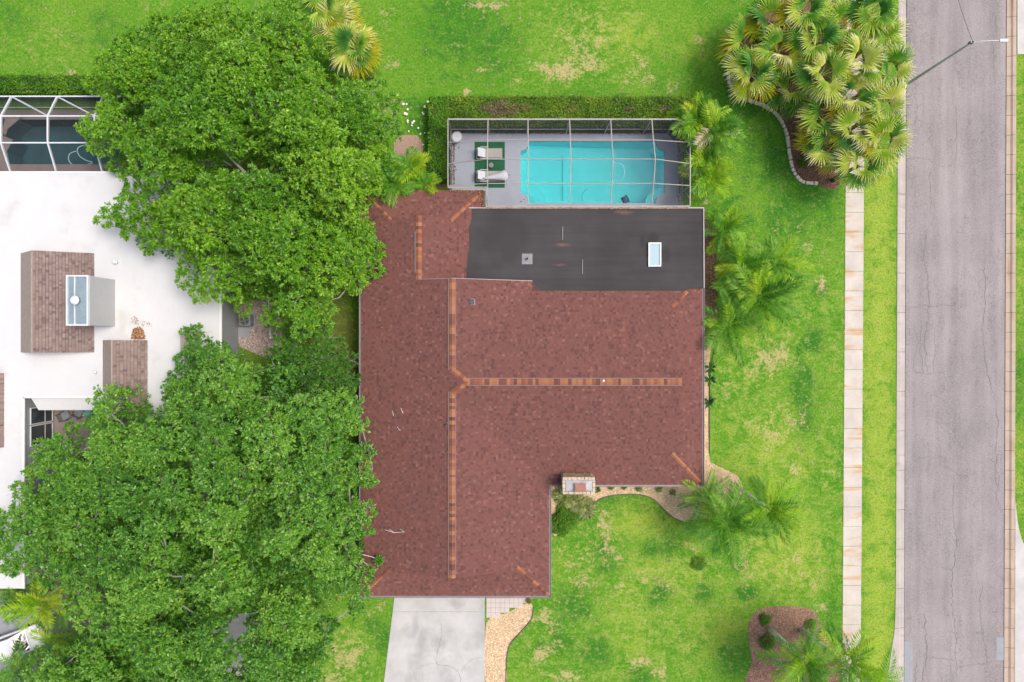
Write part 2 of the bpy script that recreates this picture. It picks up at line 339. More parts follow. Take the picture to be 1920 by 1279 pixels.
leaf_mat("fan_leaf_yellow", [(0.0, (0.26, 0.38, 0.018)), (0.4, (0.46, 0.47, 0.02)), (0.75, (0.66, 0.48, 0.025)), (1.0, (0.66, 0.50, 0.22))], 0.38, "rnd", 0.5)
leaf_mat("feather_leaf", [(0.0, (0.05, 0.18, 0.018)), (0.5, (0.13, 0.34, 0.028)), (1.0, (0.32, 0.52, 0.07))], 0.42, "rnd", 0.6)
leaf_mat("feather_leaf_lime", [(0.0, (0.14, 0.36, 0.012)), (0.5, (0.30, 0.50, 0.018)), (1.0, (0.54, 0.58, 0.05))], 0.42, "rnd", 0.6)
leaf_mat("feather_leaf_straw", [(0.0, (0.40, 0.30, 0.14)), (0.5, (0.48, 0.42, 0.30)), (1.0, (0.50, 0.47, 0.45))], 0.2, "rnd", 0.6)
leaf_mat("shrub_pale", [(0.0, (0.14, 0.26, 0.05)), (0.4, (0.40, 0.48, 0.16)), (1.0, (0.70, 0.70, 0.42))], 0.3)
leaf_mat("shrub_green", [(0.0, (0.03, 0.115, 0.008)), (0.5, (0.09, 0.25, 0.010)), (1.0, (0.20, 0.38, 0.02))], 0.38)
leaf_mat("broad_leaf", [(0.0, (0.012, 0.06, 0.014)), (1.0, (0.03, 0.12, 0.02))], 0.2)

# ------------------------------------------------------------------ object helpers
def mesh_np(name, V, polys, mat=None, rnd=None, smooth_=False):
    """V (n,3); polys (m,k) array of equal-sized polygons or a list of lists"""
    me = bpy.data.meshes.new(name)
    if isinstance(polys, np.ndarray):
        V = np.asarray(V, dtype=np.float32); k = polys.shape[1]; m = polys.shape[0]
        me.vertices.add(len(V)); me.vertices.foreach_set("co", V.ravel())
        me.loops.add(m * k); me.loops.foreach_set("vertex_index", polys.astype(np.int32).ravel())
        me.polygons.add(m); me.polygons.foreach_set("loop_start", np.arange(0, m * k, k, dtype=np.int32))
        me.polygons.foreach_set("loop_total", np.full(m, k, dtype=np.int32))
        me.update(calc_edges=True)
    else:
        me.from_pydata([tuple(v) for v in V], [], polys); me.update()
    if rnd is not None:
        dom = 'POINT' if len(rnd) == len(V) else 'FACE'
        a = me.attributes.new("rnd", 'FLOAT', dom); a.data.foreach_set("value", np.asarray(rnd, dtype=np.float32))
    if mat: me.materials.append(M[mat])
    if smooth_: me.polygons.foreach_set("use_smooth", np.ones(len(me.polygons), dtype=bool))
    return me
def link(name, me, parent=None, loc=None, rot=None):
    o = bpy.data.objects.new(name, me); C.objects.link(o)
    if parent: o.parent = parent
    if loc is not None: o.location = loc
    if rot is not None: o.rotation_euler = rot
    return o
def tag(o, label=None, cat=None, group=None, kind=None):
    if label: o["label"] = label
    if cat: o["category"] = cat
    if group: o["group"] = group
    if kind: o["kind"] = kind
    return o
def thing(name, label, cat, loc=(0, 0, 0), group=None):
    return tag(link(name, None, None, loc), label, cat, group)

class MB:
    """collects simple solids into one mesh"""
    def __init__(s): s.v = []; s.f = []
    def add(s, verts, faces):
        n = len(s.v); s.v += [tuple(v) for v in verts]; s.f += [[i + n for i in f] for f in faces]; return s
    def box(s, x0, x1, y0, y1, z0, z1, mtx=None):
        vs = [Vector((x, y, z)) for z in (z0, z1) for y in (y0, y1) for x in (x0, x1)]
        if mtx: vs = [mtx @ v for v in vs]
        return s.add(vs, [[0, 2, 3, 1], [4, 5, 7, 6], [0, 1, 5, 4], [2, 6, 7, 3], [0, 4, 6, 2], [1, 3, 7, 5]])
    def bar(s, a, b, w, h, up=(0, 0, 1)):
        a = Vector(a); b = Vector(b); d = (b - a).normalized(); up = Vector(up)
        if abs(d.dot(up)) > 0.98: up = Vector((0, 1, 0))
        sx = d.cross(up).normalized() * (w / 2); sz = sx.cross(d).normalized() * (h / 2)
        vs = [p + i * sx + j * sz for p in (a, b) for i, j in ((-1, -1), (1, -1), (1, 1), (-1, 1))]
        return s.add(vs, [[0, 1, 2, 3], [7, 6, 5, 4], [0, 4, 5, 1], [1, 5, 6, 2], [2, 6, 7, 3], [3, 7, 4, 0]])
    def tube(s, pts, rad, n=6, cap=True):
        pts = [Vector(p) for p in pts]; rings = []
        if not isinstance(rad, (list, tuple)): rad = [rad] * len(pts)
        for i, p in enumerate(pts):
            d = (pts[min(i + 1, len(pts) - 1)] - pts[max(i - 1, 0)]).normalized()
            u = d.cross(Vector((0.13, 0.31, 1)) if abs(d.z) < 0.95 else Vector((1, 0.2, 0))).normalized(); w = d.cross(u)
            rings.append([p + (u * math.cos(t) + w * math.sin(t)) * rad[i] for t in [2 * math.pi * k / n for k in range(n)]])
        vs = [v for r in rings for v in r]; fs = []
        for i in range(len(pts) - 1):
            for k in range(n):
                fs.append([i * n + k, i * n + (k + 1) % n, (i + 1) * n + (k + 1) % n, (i + 1) * n + k])
        if cap: fs.append(list(range(n))[::-1]); fs.append([(len(pts) - 1) * n + k for k in range(n)])
        return s.add(vs, fs)
    def prism(s, poly, z0, z1):
        n = len(poly); vs = [(x, y, z0) for x, y in poly] + [(x, y, z1) for x, y in poly]
        fs = [list(range(n))[::-1], [n + i for i in range(n)]] + [[i, (i + 1) % n, n + (i + 1) % n, n + i] for i in range(n)]
        return s.add(vs, fs)
    def disc(s, c, r, z0, z1, n=20, r1=None):
        r1 = r if r1 is None else r1
        vs = [(c[0] + r * math.cos(2 * math.pi * k / n), c[1] + r * math.sin(2 * math.pi * k / n), z0) for k in range(n)]
        vs += [(c[0] + r1 * math.cos(2 * math.pi * k / n), c[1] + r1 * math.sin(2 * math.pi * k / n), z1) for k in range(n)]
        return s.add(vs, [list(range(n))[::-1], [n + i for i in range(n)]] + [[i, (i + 1) % n, n + (i + 1) % n, n + i] for i in range(n)])
    def dome(s, c, r, h, n=14, m=5):
        vs = []; fs = []
        for j in range(m):
            t = (math.pi / 2) * j / m
            vs += [(c[0] + r * math.cos(t) * math.cos(2 * math.pi * k / n), c[1] + r * math.cos(t) * math.sin(2 * math.pi * k / n), c[2] + h * math.sin(t)) for k in range(n)]
        vs.append((c[0], c[1], c[2] + h))
        for j in range(m - 1):
            for k in range(n): fs.append([j * n + k, j * n + (k + 1) % n, (j + 1) * n + (k + 1) % n, (j + 1) * n + k])
        for k in range(n): fs.append([(m - 1) * n + k, (m - 1) * n + (k + 1) % n, m * n])
        fs.append(list(range(n))[::-1])
        return s.add(vs, fs)
    def build(s, name, mat, parent=None, smooth_=False, loc=None, bevel=0.0):
        me = mesh_np(name, s.v, s.f, mat, smooth_=smooth_)
        o = link(name, me, parent, loc)
        if bevel:
            b = o.modifiers.new("bevel", 'BEVEL'); b.width = bevel; b.segments = 2; b.limit_method = 'ANGLE'
        return o

def poly_sheet(name, outer, z, mat, holes=(), parent=None, thick=0.0):
    """flat sheet with holes; z may be a function of (x, y)"""
    bm = bmesh.new(); zf = z if callable(z) else (lambda x, y: z)
    edges = []
    for loop in [outer] + list(holes):
        vs = [bm.verts.new((x, y, zf(x, y))) for x, y in loop]
        edges += [bm.edges.new((vs[i], vs[(i + 1) % len(vs)])) for i in range(len(vs))]
    bmesh.ops.triangle_fill(bm, use_beauty=True, use_dissolve=False, edges=edges, normal=(0, 0, 1))
    for f in bm.faces:
        if f.normal.z < 0: f.normal_flip()
    if thick:
        r = bmesh.ops.extrude_face_region(bm, geom=list(bm.faces))
        vs = [g for g in r["geom"] if isinstance(g, bmesh.types.BMVert)]
        bmesh.ops.translate(bm, verts=vs, vec=(0, 0, thick))
        bmesh.ops.recalc_face_normals(bm, faces=bm.faces)
    me = bpy.data.meshes.new(name); bm.to_mesh(me); bm.free(); me.materials.append(M[mat])
    return link(name, me, parent)
def spline(pts, n=6, closed=False):
    out = []; m = len(pts)
    for i in range(m if closed else m - 1):
        p0, p1, p2, p3 = (pts[(i - 1) % m] if closed or i > 0 else pts[0]), pts[i], pts[(i + 1) % m], (pts[(i + 2) % m] if closed or i + 2 < m else pts[-1])
        for k in range(n):
            t = k / n
            out.append(tuple(0.5 * (2 * b + (c - a) * t + (2 * a - 5 * b + 4 * c - d) * t * t + (3 * b - a - 3 * c + d) * t ** 3) for a, b, c, d in zip(p0, p1, p2, p3)))
    if not closed: out.append(tuple(pts[-1]))
    return out
def inside(poly, x, y):
    """vectorised point in polygon"""
    x = np.asarray(x, float); y = np.asarray(y, float); r = np.zeros(x.shape, bool); n = len(poly)
    for i in range(n):
        x0, y0 = poly[i]; x1, y1 = poly[(i + 1) % n]
        c = ((y0 > y) != (y1 > y))
        with np.errstate(divide='ignore', invalid='ignore'):
            r ^= c & (x < (x1 - x0) * (y - y0) / ((y1 - y0) if y1 != y0 else 1e-9) + x0)
    return r

# ------------------------------------------------------------------ ground, lawn, street
def grid_sheet(name, xs, ys, z, mat, holes=(), blobs=None):
    X, Y = np.meshgrid(xs, ys); V = np.stack([X.ravel(), Y.ravel(), np.full(X.size, z)], 1)
    nx, ny = len(xs), len(ys)
    i = np.arange(nx - 1)[None, :] + nx * np.arange(ny - 1)[:, None]
    cx = (xs[:-1] + xs[1:])[None, :] / 2 + 0 * ys[:-1, None]; cy = (ys[:-1] + ys[1:])[:, None] / 2 + 0 * xs[None, :-1]
    keep = np.ones(i.shape, bool)
    for (x0, x1, y0, y1) in holes: keep &= ~((cx > x0) & (cx < x1) & (cy > y0) & (cy < y1))
    i = i[keep]
    me = mesh_np(name, V, np.stack([i, i + 1, i + 1 + nx, i + nx], 1), mat)
    if blobs:
        for key, lst in blobs.items():
            w = np.zeros(len(V))
            for b in lst:
                px, py, r = b[:3]; amt = b[3] if len(b) > 3 else 1.0; ry = b[4] if len(b) > 4 else r
                q = P(px, py); s = H / F
                w = np.maximum(w, amt * np.exp(-(((V[:, 0] - q.x) / (r * s)) ** 2 + ((V[:, 1] - q.y) / (ry * s)) ** 2) * 0.9))
            a = me.attributes.new(key, 'FLOAT', 'POINT'); a.data.foreach_set("value", w.astype(np.float32))
    return link(name, me)

pool_hole = (P(966, 0).x, P(1256, 0).x, P(0, 390).y, P(0, 258).y)
npool_hole = (P(-150, 0).x, P(232, 0).x, P(0, 314).y, P(0, 219).y)
def breaks(lo, hi, step, extra): return np.unique(np.round(np.concatenate([np.arange(lo, hi, step), extra]), 4))
gx = np.array([-600, -200, -60, pool_hole[0], pool_hole[1], npool_hole[0], npool_hole[1], 60, 200, 600.0]); gy = np.array([-600, -200, -40, pool_hole[2], pool_hole[3], npool_hole[2], npool_hole[3], 40, 200, 600.0])
o = grid_sheet("ground", np.unique(gx), np.unique(gy), -0.16, "soil", [pool_hole, npool_hole]); tag(o, "bare soil ground under the lawns and street", "ground", kind="structure")

blobs = {
 "dry": [(1052, 132, 40, 1.0, 22), (1090, 105, 45, .75), (1018, 125, 26, .8, 12), (985, 112, 10, .7), (905, 130, 14, .8, 8), (1110, 75, 70, .42), (915, 10, 40, .75, 12), (875, 172, 9, .8), (1190, 130, 40, .5), (1215, 150, 20, .6), (1310, 75, 10, .7), (1260, 160, 14, .6), (970, 150, 10, .7),
   (1450, 668, 40, .85, 32), (1425, 690, 30, .6), (1541, 535, 7, .9, 25), (1515, 465, 12, .8), (1485, 450, 20, .4), (1440, 800, 55, .5), (1490, 790, 30, .55), (1485, 880, 16, .75, 25), (1470, 760, 26, .45), (1360, 720, 18, .5, 40), (1420, 850, 25, .35), (1560, 900, 30, .3),
   (1130, 975, 16, .75, 30), (1135, 1020, 22, .65, 40), (1085, 1070, 30, .62, 45), (1160, 1040, 20, .6), (1205, 1088, 12, .8, 20), (1160, 1100, 10, .8), (1180, 1080, 8, .8), (1195, 1243, 28, .9, 11), (1240, 1265, 22, .75), (1062, 1270, 34, .8, 12), (1025, 1160, 22, .7, 40), (1010, 1230, 22, .7), (1030, 1215, 20, .6), (1260, 1090, 45, .42), (1400, 1060, 60, .38), (1480, 1060, 50, .4), (1545, 1140, 16, .85, 10), (1530, 1090, 18, .5), (1290, 1030, 22, .4), (1050, 1030, 10, .6), (1060, 1180, 30, .35), (1290, 1200, 40, .3),
   (650, 1230, 45, .6, 60), (705, 1140, 20, .6), (625, 1275, 30, .7), (690, 1270, 20, .5), (128, 138, 26, .75, 10), (285, 12, 30, .5, 12), (90, 60, 60, .25), (730, 30, 20, .5), (735, 120, 18, .5), (745, 205, 20, .5),
   (1345, 235, 10, .4), (1325, 380, 8, .8), (1910, 560, 10, .3), (1400, 245, 8, .7), (1330, 440, 20, .5), (1340, 500, 14, .6, 30)],
 "lush": [(860, 60, 90, .55), (920, 90, 70, .5), (1240, 150, 50, .3), (800, 230, 40, .6), (780, 200, 30, .6), (1390, 220, 60, .5), (1440, 300, 70, .55), (1360, 400, 60, .5), (1530, 370, 60, .6), (1480, 400, 70, .55), (1535, 545, 14, .9), (1525, 635, 22, .9), (1500, 655, 14, .8), (1505, 725, 34, .75, 50), (1510, 790, 26, .6, 40), (1400, 1110, 24, .9, 16), (1130, 1030, 16, .8, 24), (1235, 1030, 40, .7, 18), (1260, 1020, 20, .6), (1235, 1115, 26, .8), (1320, 1115, 22, .7), (1140, 1060, 26, .6), (1080, 1130, 40, .65), (1050, 1200, 34, .6), (1120, 1220, 30, .7), (1200, 1270, 26, .7), (1010, 1210, 10, .8), (1400, 1225, 50, .6, 40), (1370, 1240, 40, .6), (1130, 935, 30, .6, 14), (1060, 1150, 30, .5), (1280, 930, 20, .3), (1470, 955, 12, .8), (1380, 1060, 20, .6), (1345, 1030, 24, .6), (720, 1200, 20, .6, 50), (700, 1170, 20, .6), (1150, 200, 200, .4, 30), (20, 30, 60, .4), (180, 60, 60, .3), (1560, 1160, 14, .6, 60)],
 "pale": [(1450, 650, 200, .8, 260), (1200, 1100, 260, .9, 200), (1450, 1050, 180, .9, 150), (1100, 1220, 200, .8), (1080, 90, 160, .7, 90), (1480, 830, 140, .8, 120), (650, 1230, 120, .8), (100, 90, 160, .5, 60), (1648, 700, 40, .6, 700)],
 "lime": [(1648, y, 40, .85, 60) for y in range(340, 1300, 60)] + [(1200, 975, 70, .8, 45), (1250, 1080, 160, .55, 110), (1350, 1190, 110, .6), (1450, 860, 140, .6), (1480, 1040, 110, .65), (1180, 1200, 110, .5), (1420, 660, 110, .45), (1160, 70, 110, .6, 60), (1290, 90, 60, .5), (1540, 600, 40, .35, 120), (1540, 850, 40, .4, 160), (1400, 930, 50, .3), (1540, 1040, 50, .4, 100), (1240, 1180, 80, .25), (1150, 60, 90, .35), (1250, 110, 60, .35), (780, 90, 50, .3), (100, 70, 120, .25)],
 "thin": [(640, 640, 34, .9, 130), (655, 700, 30, .9, 90), (500, 330, 90, .9, 60), (560, 560, 70, .7), (600, 620, 60, .8), (640, 20, 60, .5, 20), (350, 700, 300, .5), (1665, 40, 40, .5, 30), (1640, 20, 40, .5), (1420, 180, 30, .3), (690, 60, 30, .4)] }
ex = [pool_hole[0], pool_hole[1], npool_hole[0], npool_hole[1], -160, -90, -60]; ey = [pool_hole[2], pool_hole[3], npool_hole[2], npool_hole[3], -160, -90, -60, 60, 90, 160]
KX0, KX1 = P(1684, 0).x, P(1905, 0).x
yb = breaks(-32, 32, 0.35, ey)
lawn = grid_sheet("lawn", breaks(-44, KX0 + 0.02, 0.35, ex + [KX0 + 0.05]), yb, 0.0, "turf", [pool_hole, npool_hole], blobs)
tag(lawn, "patchy green lawn around the houses with dead straw spots", "lawn", kind="structure")
# the kerb bends slightly: left line of street, photo pixels at top and bottom of the frame
def left_kerb(py): return 1684.5 - 5.5 * (py / 1279.0)          # outer edge of near kerb
def left_road(py): return 1699.5 - 4.5 * (py / 1279.0)
def right_road(py): return 1888.0 - 5.0 * (py / 1279.0)
def right_kerb(py): return 1906.0 - 4.0 * (py / 1279.0)
strip = [P2(right_kerb(-400), -400), P2(2300, -400), P2(2300, 1700), P2(right_kerb(1700), 1700)]
lawn2 = grid_sheet("lawn", breaks(P(1900, 0).x, 60, 0.5, [90, 160]), yb, -0.012, "turf", [], {"lime": [(1912, y, 30, .5, 90) for y in range(100, 1100, 90)], "lush": [(1912, 700, 20, .5, 90)], "pale": [(1912, 600, 30, .5, 600)]})
tag(lawn2, "strip of lawn on the far side of the street", "lawn", kind="structure")

road = link("road", mesh_np("road", [(*P2(left_road(-3000) + 4, -3000), -0.09), (*P2(right_road(-3000), -3000), -0.09), (*P2(right_road(4200), 4200), -0.09), (*P2(left_road(4200), 4200), -0.09)], [[3, 2, 1, 0]], "asphalt"))
# crown under the kerbs so nothing shows between
tag(road, "worn mauve-grey asphalt street with crazed cracks", "road", kind="structure")
def crack(pts, w=0.03):
    pts = spline([P2(*p, -0.08) for p in pts], 9); out = []
    for i, p in enumerate(pts):
        j = 0.10 if 0 < i < len(pts) - 1 else 0
        out.append(Vector((p[0] + random.uniform(-j, j), p[1] + random.uniform(-j, j), 0)))
    L = []; R = []
    for i, p in enumerate(out):
        d = (out[min(i + 1, len(out) - 1)] - out[max(i - 1, 0)]).normalized(); n = Vector((-d.y, d.x, 0)); ww = w * .8 * random.uniform(0.3, 1.2) * (0.3 if i in (0, len(out) - 1) else 1)
        L.append((p.x + n.x * ww, p.y + n.y * ww, -0.084)); R.append((p.x - n.x * ww, p.y - n.y * ww, -0.084))
    n = len(L)
    link("crack", mesh_np("crack", L + R, [[i, n + i, n + i + 1, i + 1] for i in range(n - 1)], "crack_dark"), road)
for pts, w in [
  ([(1700, 577), (1740, 573), (1791, 572)], .02), ([(1739, 430), (1732, 470), (1738, 520), (1742, 570), (1735, 640), (1738, 700)], .022), ([(1728, 600), (1725, 650), (1732, 700)], .016), ([(1750, 600), (1754, 650), (1748, 695)], .016), ([(1712, 600), (1720, 640), (1712, 690), (1728, 700)], .014), ([(1700, 693), (1740, 700), (1791, 692)], .014),
  ([(1845, 500), (1848, 560), (1842, 620), (1852, 700), (1868, 760), (1870, 820), (1866, 880), (1872, 920)], .024), ([(1862, 880), (1874, 900), (1868, 935), (1879, 960)], .016),
  ([(1772, 858), (1774, 875), (1800, 890), (1830, 886)], .016), ([(1708, 858), (1740, 858), (1772, 856)], .012), ([(1790, 890), (1788, 960), (1793, 1020), (1785, 1080), (1786, 1135), (1792, 1190), (1794, 1279)], .024), ([(1735, 1150), (1735, 1190), (1738, 1230), (1728, 1279)], .034), ([(1718, 1240), (1716, 1279)], .026), ([(1742, 1230), (1760, 1236), (1792, 1237)], .014), ([(1842, 1090), (1838, 1150), (1846, 1200), (1850, 1240)], .016), ([(1792, 1250), (1830, 1246), (1850, 1244)], .014), ([(1780, 1000), (1792, 1014), (1812, 1008)], .014), ([(1765, 1065), (1785, 1068)], .014),
  ([(1700, 296), (1728, 296), (1745, 300)], .014), ([(1744, 320), (1745, 400)], .018), ([(1765, 313), (1785, 311)], .014), ([(1791, 200), (1793, 260), (1790, 330)], .016), ([(1712, 120), (1718, 200), (1714, 260)], .012), ([(1868, 30), (1862, 90), (1866, 160)], .014), ([(1830, 1186), (1844, 1187)], .016), ([(1700, 1160), (1725, 1162)], .012), ([(1815, 1210), (1825, 1235)], .012)]:
    crack(pts, w)
for (x0, x1, y0, y1) in ((1695.5, 1711, 1203, 1290), (1868, 1882, 1195, 1238)):
    a = P(x0, y1, -0.085); b = P(x1, y0, -0.085)
    MB().box(a.x, b.x, a.y, b.y, -0.0895, -0.080).build("asphalt_patch", "grey_slab", road)

# kerbs with a gutter pan, one piece per cast length
def kerb(name, label, inner, outer, mat, side, y0, y1, step):
    k = thing(name, label, "kerb"); k["kind"] = "structure"; del k["category"]
    py = y0
    while py < y1:
        pe = min(py + step, y1); g = 0.35
        sec = []
        for yy in (py + g, pe - g):
            xi, xo = P(inner(yy), yy, -0.06).x, P(outer(yy), yy, 0.03).x; y = P(0, yy).y; w = xo - xi
            sg = 1 if w > 0 else -1; sec.append([(xi, y, -0.2), (xi, y, -0.075), (xi + sg * .30, y, -0.06), (xi + sg * .42, y, 0.03), (xo, y, 0.035), (xo, y, -0.2)])
        vs = sec[0] + sec[1]; n = 6
        fs = [[i, i + 1, n + i + 1, n + i] for i in range(n - 1)] + [[n - 1, 0, n, 2 * n - 1], [0, 5, 4, 3, 2, 1], [6, 7, 8, 9, 10, 11]]
        link("kerb_segment", mesh_np("kerb_segment", vs, fs, mat), k)
        py = pe
    return k
def lk(py): return left_kerb(py) - (0 if py < 1150 else 18 * ((py - 1150) / 129.0) ** 1.6)
kerb("kerb", "pale concrete kerb between the house's lawn strip and the street", left_road, lk, "kerb_concrete", -1, -80, 1400, 74)
def rk(py): return right_kerb(py)
kerb("kerb", "brown-stained concrete kerb along the far side of the street", right_road, rk, "kerb_concrete_stained", 1, -80, 1400, 37)
poly = [P2(1903.5, 935), P2(1906, 965), P2(1910, 992), P2(1917, 1015), P2(1930, 1040), P2(1990, 1100), P2(1990, 1450), P2(1902, 1450)]
ap = poly_sheet("driveway_apron", poly, -0.03, "white_concrete", thick=0.05); tag(ap, "flared white concrete driveway apron across the street, lower right", "apron", kind="structure")
poly = [P2(1906.5, -200), P2(2000, -200), P2(2000, 102), P2(1907, 102)]
ap = poly_sheet("driveway_apron", poly, -0.01, "white_concrete", thick=0.05); tag(ap, "bright white concrete driveway across the street, top right", "driveway", kind="structure")

# sidewalk, slab by slab
sw = thing("sidewalk", "pale concrete sidewalk with rust stains beside the lawn strip", "sidewalk"); sw["kind"] = "structure"; del sw["category"]
def swl(py): return 1587.5 - 9.0 * (py / 1279.0)
py = -80.0; slab_i = 0
while py < 1400:
    pe = py + 36.8; g = 0.28; z = random.uniform(0.03, 0.045)
    v = [P2(swl(py + g) + 0.0, pe - g), P2(swl(py) + 34.5, pe - g), P2(swl(py) + 34.5, py + g), P2(swl(py) + 0.0, py + g)]
    MB().prism(v, -0.1, z).build("slab", "sidewalk_concrete", sw, bevel=0.008)
    py = pe

# driveway and the garden beds on the south side
dv = thing("driveway", "cracked pale grey concrete driveway below the garage end of the house", "driveway"); dv["kind"] = "structure"; del dv["category"]
def dvx(py): return 740 - 20 * (py - 1117) / 162.0
cuts = [1095, 1147, 1340]
for a, b in zip(cuts[:-1], cuts[1:]):
    for (xa, xb) in ((None, 909),):
        v = [P2(dvx(b) if xa is None else xa, b - .25), P2(xb, b - .25), P2(xb, a), P2(dvx(a) if xa is None else xa, a)]
        MB().prism(v, -0.1, 0.035 + random.uniform(-0.004, 0.004)).build("slab", "drive_concrete", dv, bevel=0.008)
def dcrack(pts, w=0.02):
    pts = spline([P2(*p, 0.04) for p in pts], 8); out = [Vector((p[0] + random.uniform(-.05, .05), p[1] + random.uniform(-.05, .05), 0)) for p in pts]; L = []; R = []
    for i, p in enumerate(out):
        d = (out[min(i + 1, len(out) - 1)] - out[max(i - 1, 0)]).normalized(); n_ = Vector((-d.y, d.x, 0)) * w * random.uniform(.4, 1.1)
        L.append((p.x + n_.x, p.y + n_.y, 0.0415)); R.append((p.x - n_.x, p.y - n_.y, 0.0415))
    n = len(L); link("crack", mesh_np("crack", L + R, [[i, n + i, n + i + 1, i + 1] for i in range(n - 1)], "drive_crack"), dv)
dcrack([(826, 1168), (828, 1190), (822, 1215), (818, 1243), (842, 1250), (860, 1260), (864, 1279)], .018); dcrack([(780, 1256), (800, 1246), (818, 1243)], .012); dcrack([(864, 1262), (880, 1240), (905, 1232)], .01)
wk = thing("walkway", "blush tiled walkway beside the driveway", "walkway"); wk["kind"] = "structure"; del wk["category"]
wpoly = [P2(912, 1112), P2(988, 1112), P2(985, 1134), P2(912, 1166)]
for i in range(9):
    for j in range(6):
        x0 = 912 + i * 8.6; y0 = 1112 + j * 9.2; cx, cy = x0 + 4.3, y0 + 4.6
        if inside([(912, 1100), (989, 1100), (985, 1132), (912, 1163)], [cx], [cy])[0]:
            a = P(x0 + .2, y0 + 9.0); b = P(x0 + 8.4, y0 + .2)
            MB().box(a.x, b.x, a.y, b.y, -0.08, 0.035 + random.uniform(-.003, .003)).build("tile", "white_tile", wk)

def scatter_stones(name, poly_px, count, size, mat, z, label, cat, zvar=0.02, flat=0.6, avoid=None):
    xs = [p[0] for p in poly_px]; ys = [p[1] for p in poly_px]; n = count * 3
    X = rng.uniform(min(xs), max(xs), n); Y = rng.uniform(min(ys), max(ys), n); k = inside(poly_px, X, Y); X, Y = X[k][:count], Y[k][:count]
    s = (H - z) / F; n = len(X); cx, cy = (X - 960) * s, (639.5 - Y) * s
    r = rng.uniform(*size, n); ang = rng.uniform(0, 6.28, n); asp = rng.uniform(0.45, 1.0, n)
    base = np.array([(1, 0, 0), (0, 1, 0), (-1, 0, 0), (0, -1, 0), (0.1, 0.1, 1)])
    V = np.zeros((n, 5, 3))
    bx = base[None, :, 0] * r[:, None] * (1 + rng.uniform(-.25, .25, (n, 5))); by = base[None, :, 1] * (r * asp)[:, None] * (1 + rng.uniform(-.25, .25, (n, 5)))
    V[:, :, 0] = cx[:, None] + bx * np.cos(ang)[:, None] - by * np.sin(ang)[:, None]
    V[:, :, 1] = cy[:, None] + bx * np.sin(ang)[:, None] + by * np.cos(ang)[:, None]
    V[:, :, 2] = z + base[None, :, 2] * (r * flat)[:, None] + rng.uniform(0, zvar, n)[:, None]
    fi = np.array([[0, 1, 4], [1, 2, 4], [2, 3, 4], [3, 0, 4]]); Fc = (fi[None] + 5 * np.arange(n)[:, None, None]).reshape(-1, 3)
    rv = np.repeat(rng.uniform(0, 1, n), 5)
    o = link(name, mesh_np(name, V.reshape(-1, 3), Fc, mat, rv)); return tag(o, label, cat, kind="stuff")
def chip_material(name, stops, rough=0.9):
    m, nt, b = new_mat(name); a = nt.nodes.new("ShaderNodeAttribute"); a.attribute_name = "rnd"
    nt.links.new(ramp(nt, stops, a.outputs["Fac"]).outputs[0], b.inputs["Base Color"]); b.inputs["Roughness"].default_value = rough; b.inputs["Specular IOR Level"].default_value = 0.15
chip_material("gravel_stone", [(0, (0.26, 0.17, 0.10)), (0.25, (0.52, 0.36, 0.21)), (0.7, (0.70, 0.54, 0.36)), (1.0, (0.80, 0.70, 0.56))])
chip_material("bark_chip", [(0, (0.055, 0.03, 0.022)), (0.5, (0.16, 0.088, 0.06)), (1.0, (0.30, 0.19, 0.13))])
chip_material("pink_chip", [(0, (0.12, 0.07, 0.055)), (0.5, (0.27, 0.155, 0.11)), (1.0, (0.46, 0.31, 0.22))])
chip_material("litter_chip", [(0, (0.10, 0.04, 0.022)), (0.5, (0.26, 0.12, 0.05)), (1.0, (0.42, 0.26, 0.11))])
chip_material("pale_chip", [(0, (0.12, 0.09, 0.08)), (0.5, (0.36, 0.28, 0.25)), (1.0, (0.55, 0.48, 0.44))])

bed_a = spline([(1036, 900), (1036, 1000), (1062, 990), (1090, 962), (1118, 940), (1150, 928), (1195, 926), (1222, 934), (1242, 952), (1262, 970), (1288, 979), (1318, 975), (1345, 962), (1375, 950), (1391, 925), (1386, 895), (1358, 880), (1340, 870), (1329, 850), (1329, 700), (1334, 650), (1344, 610), (1310, 640), (1310, 700), (1300, 890), (1150, 900)], 4, True)
bed_b = spline([(912, 1168), (950, 1150), (988, 1131), (999, 1138), (995, 1160), (975, 1185), (956, 1207), (949, 1235), (948, 1290), (912, 1290)], 3, True)
bed_c = spline([(1408, 1300), (1410, 1240), (1404, 1200), (1405, 1165), (1425, 1142), (1455, 1137), (1500, 1138), (1525, 1145), (1538, 1165), (1545, 1190), (1565, 1215), (1590, 1245), (1600, 1300)], 4, True)
bed_d = spline([(1364, 128), (1366, 158), (1380, 177), (1402, 187), (1438, 201), (1460, 220), (1474, 250), (1480, 290), (1488, 322), (1506, 342), (1530, 345), (1572, 350), (1580, 250), (1584, 100), (1580, 10), (1480, 5), (1400, 30), (1370, 80)], 4, True)
bed_e = spline([(1312, 402), (1330, 405), (1346, 430), (1342, 520), (1350, 612), (1336, 640), (1312, 640)], 4, True)
for bp_, mat, lab in ((bed_e, "mulch", "narrow mulch strip under the feathery palms by the flat roof"), (bed_a, "sand", "gravel planting bed wrapping the house corner by the chimney"), (bed_b, "sand", "tan gravel bed beside the driveway"), (bed_c, "pink_mulch", "pink-brown mulch bed under the leaning palms, lower right"), (bed_d, "mulch", "dark mulch bed under the fan palms")):
    b = poly_sheet("planting_bed", [P2(*p) for p in bp_], 0.012, mat); tag(b, lab, "planting bed", kind="structure")
scatter_stones("gravel", bed_a, 9000, (0.025, 0.055), "gravel_stone", 0.015, "loose tan gravel in the bed along the house", "gravel")
scatter_stones("gravel", bed_b, 4200, (0.025, 0.055), "gravel_stone", 0.015, "loose tan gravel beside the driveway walkway", "gravel")
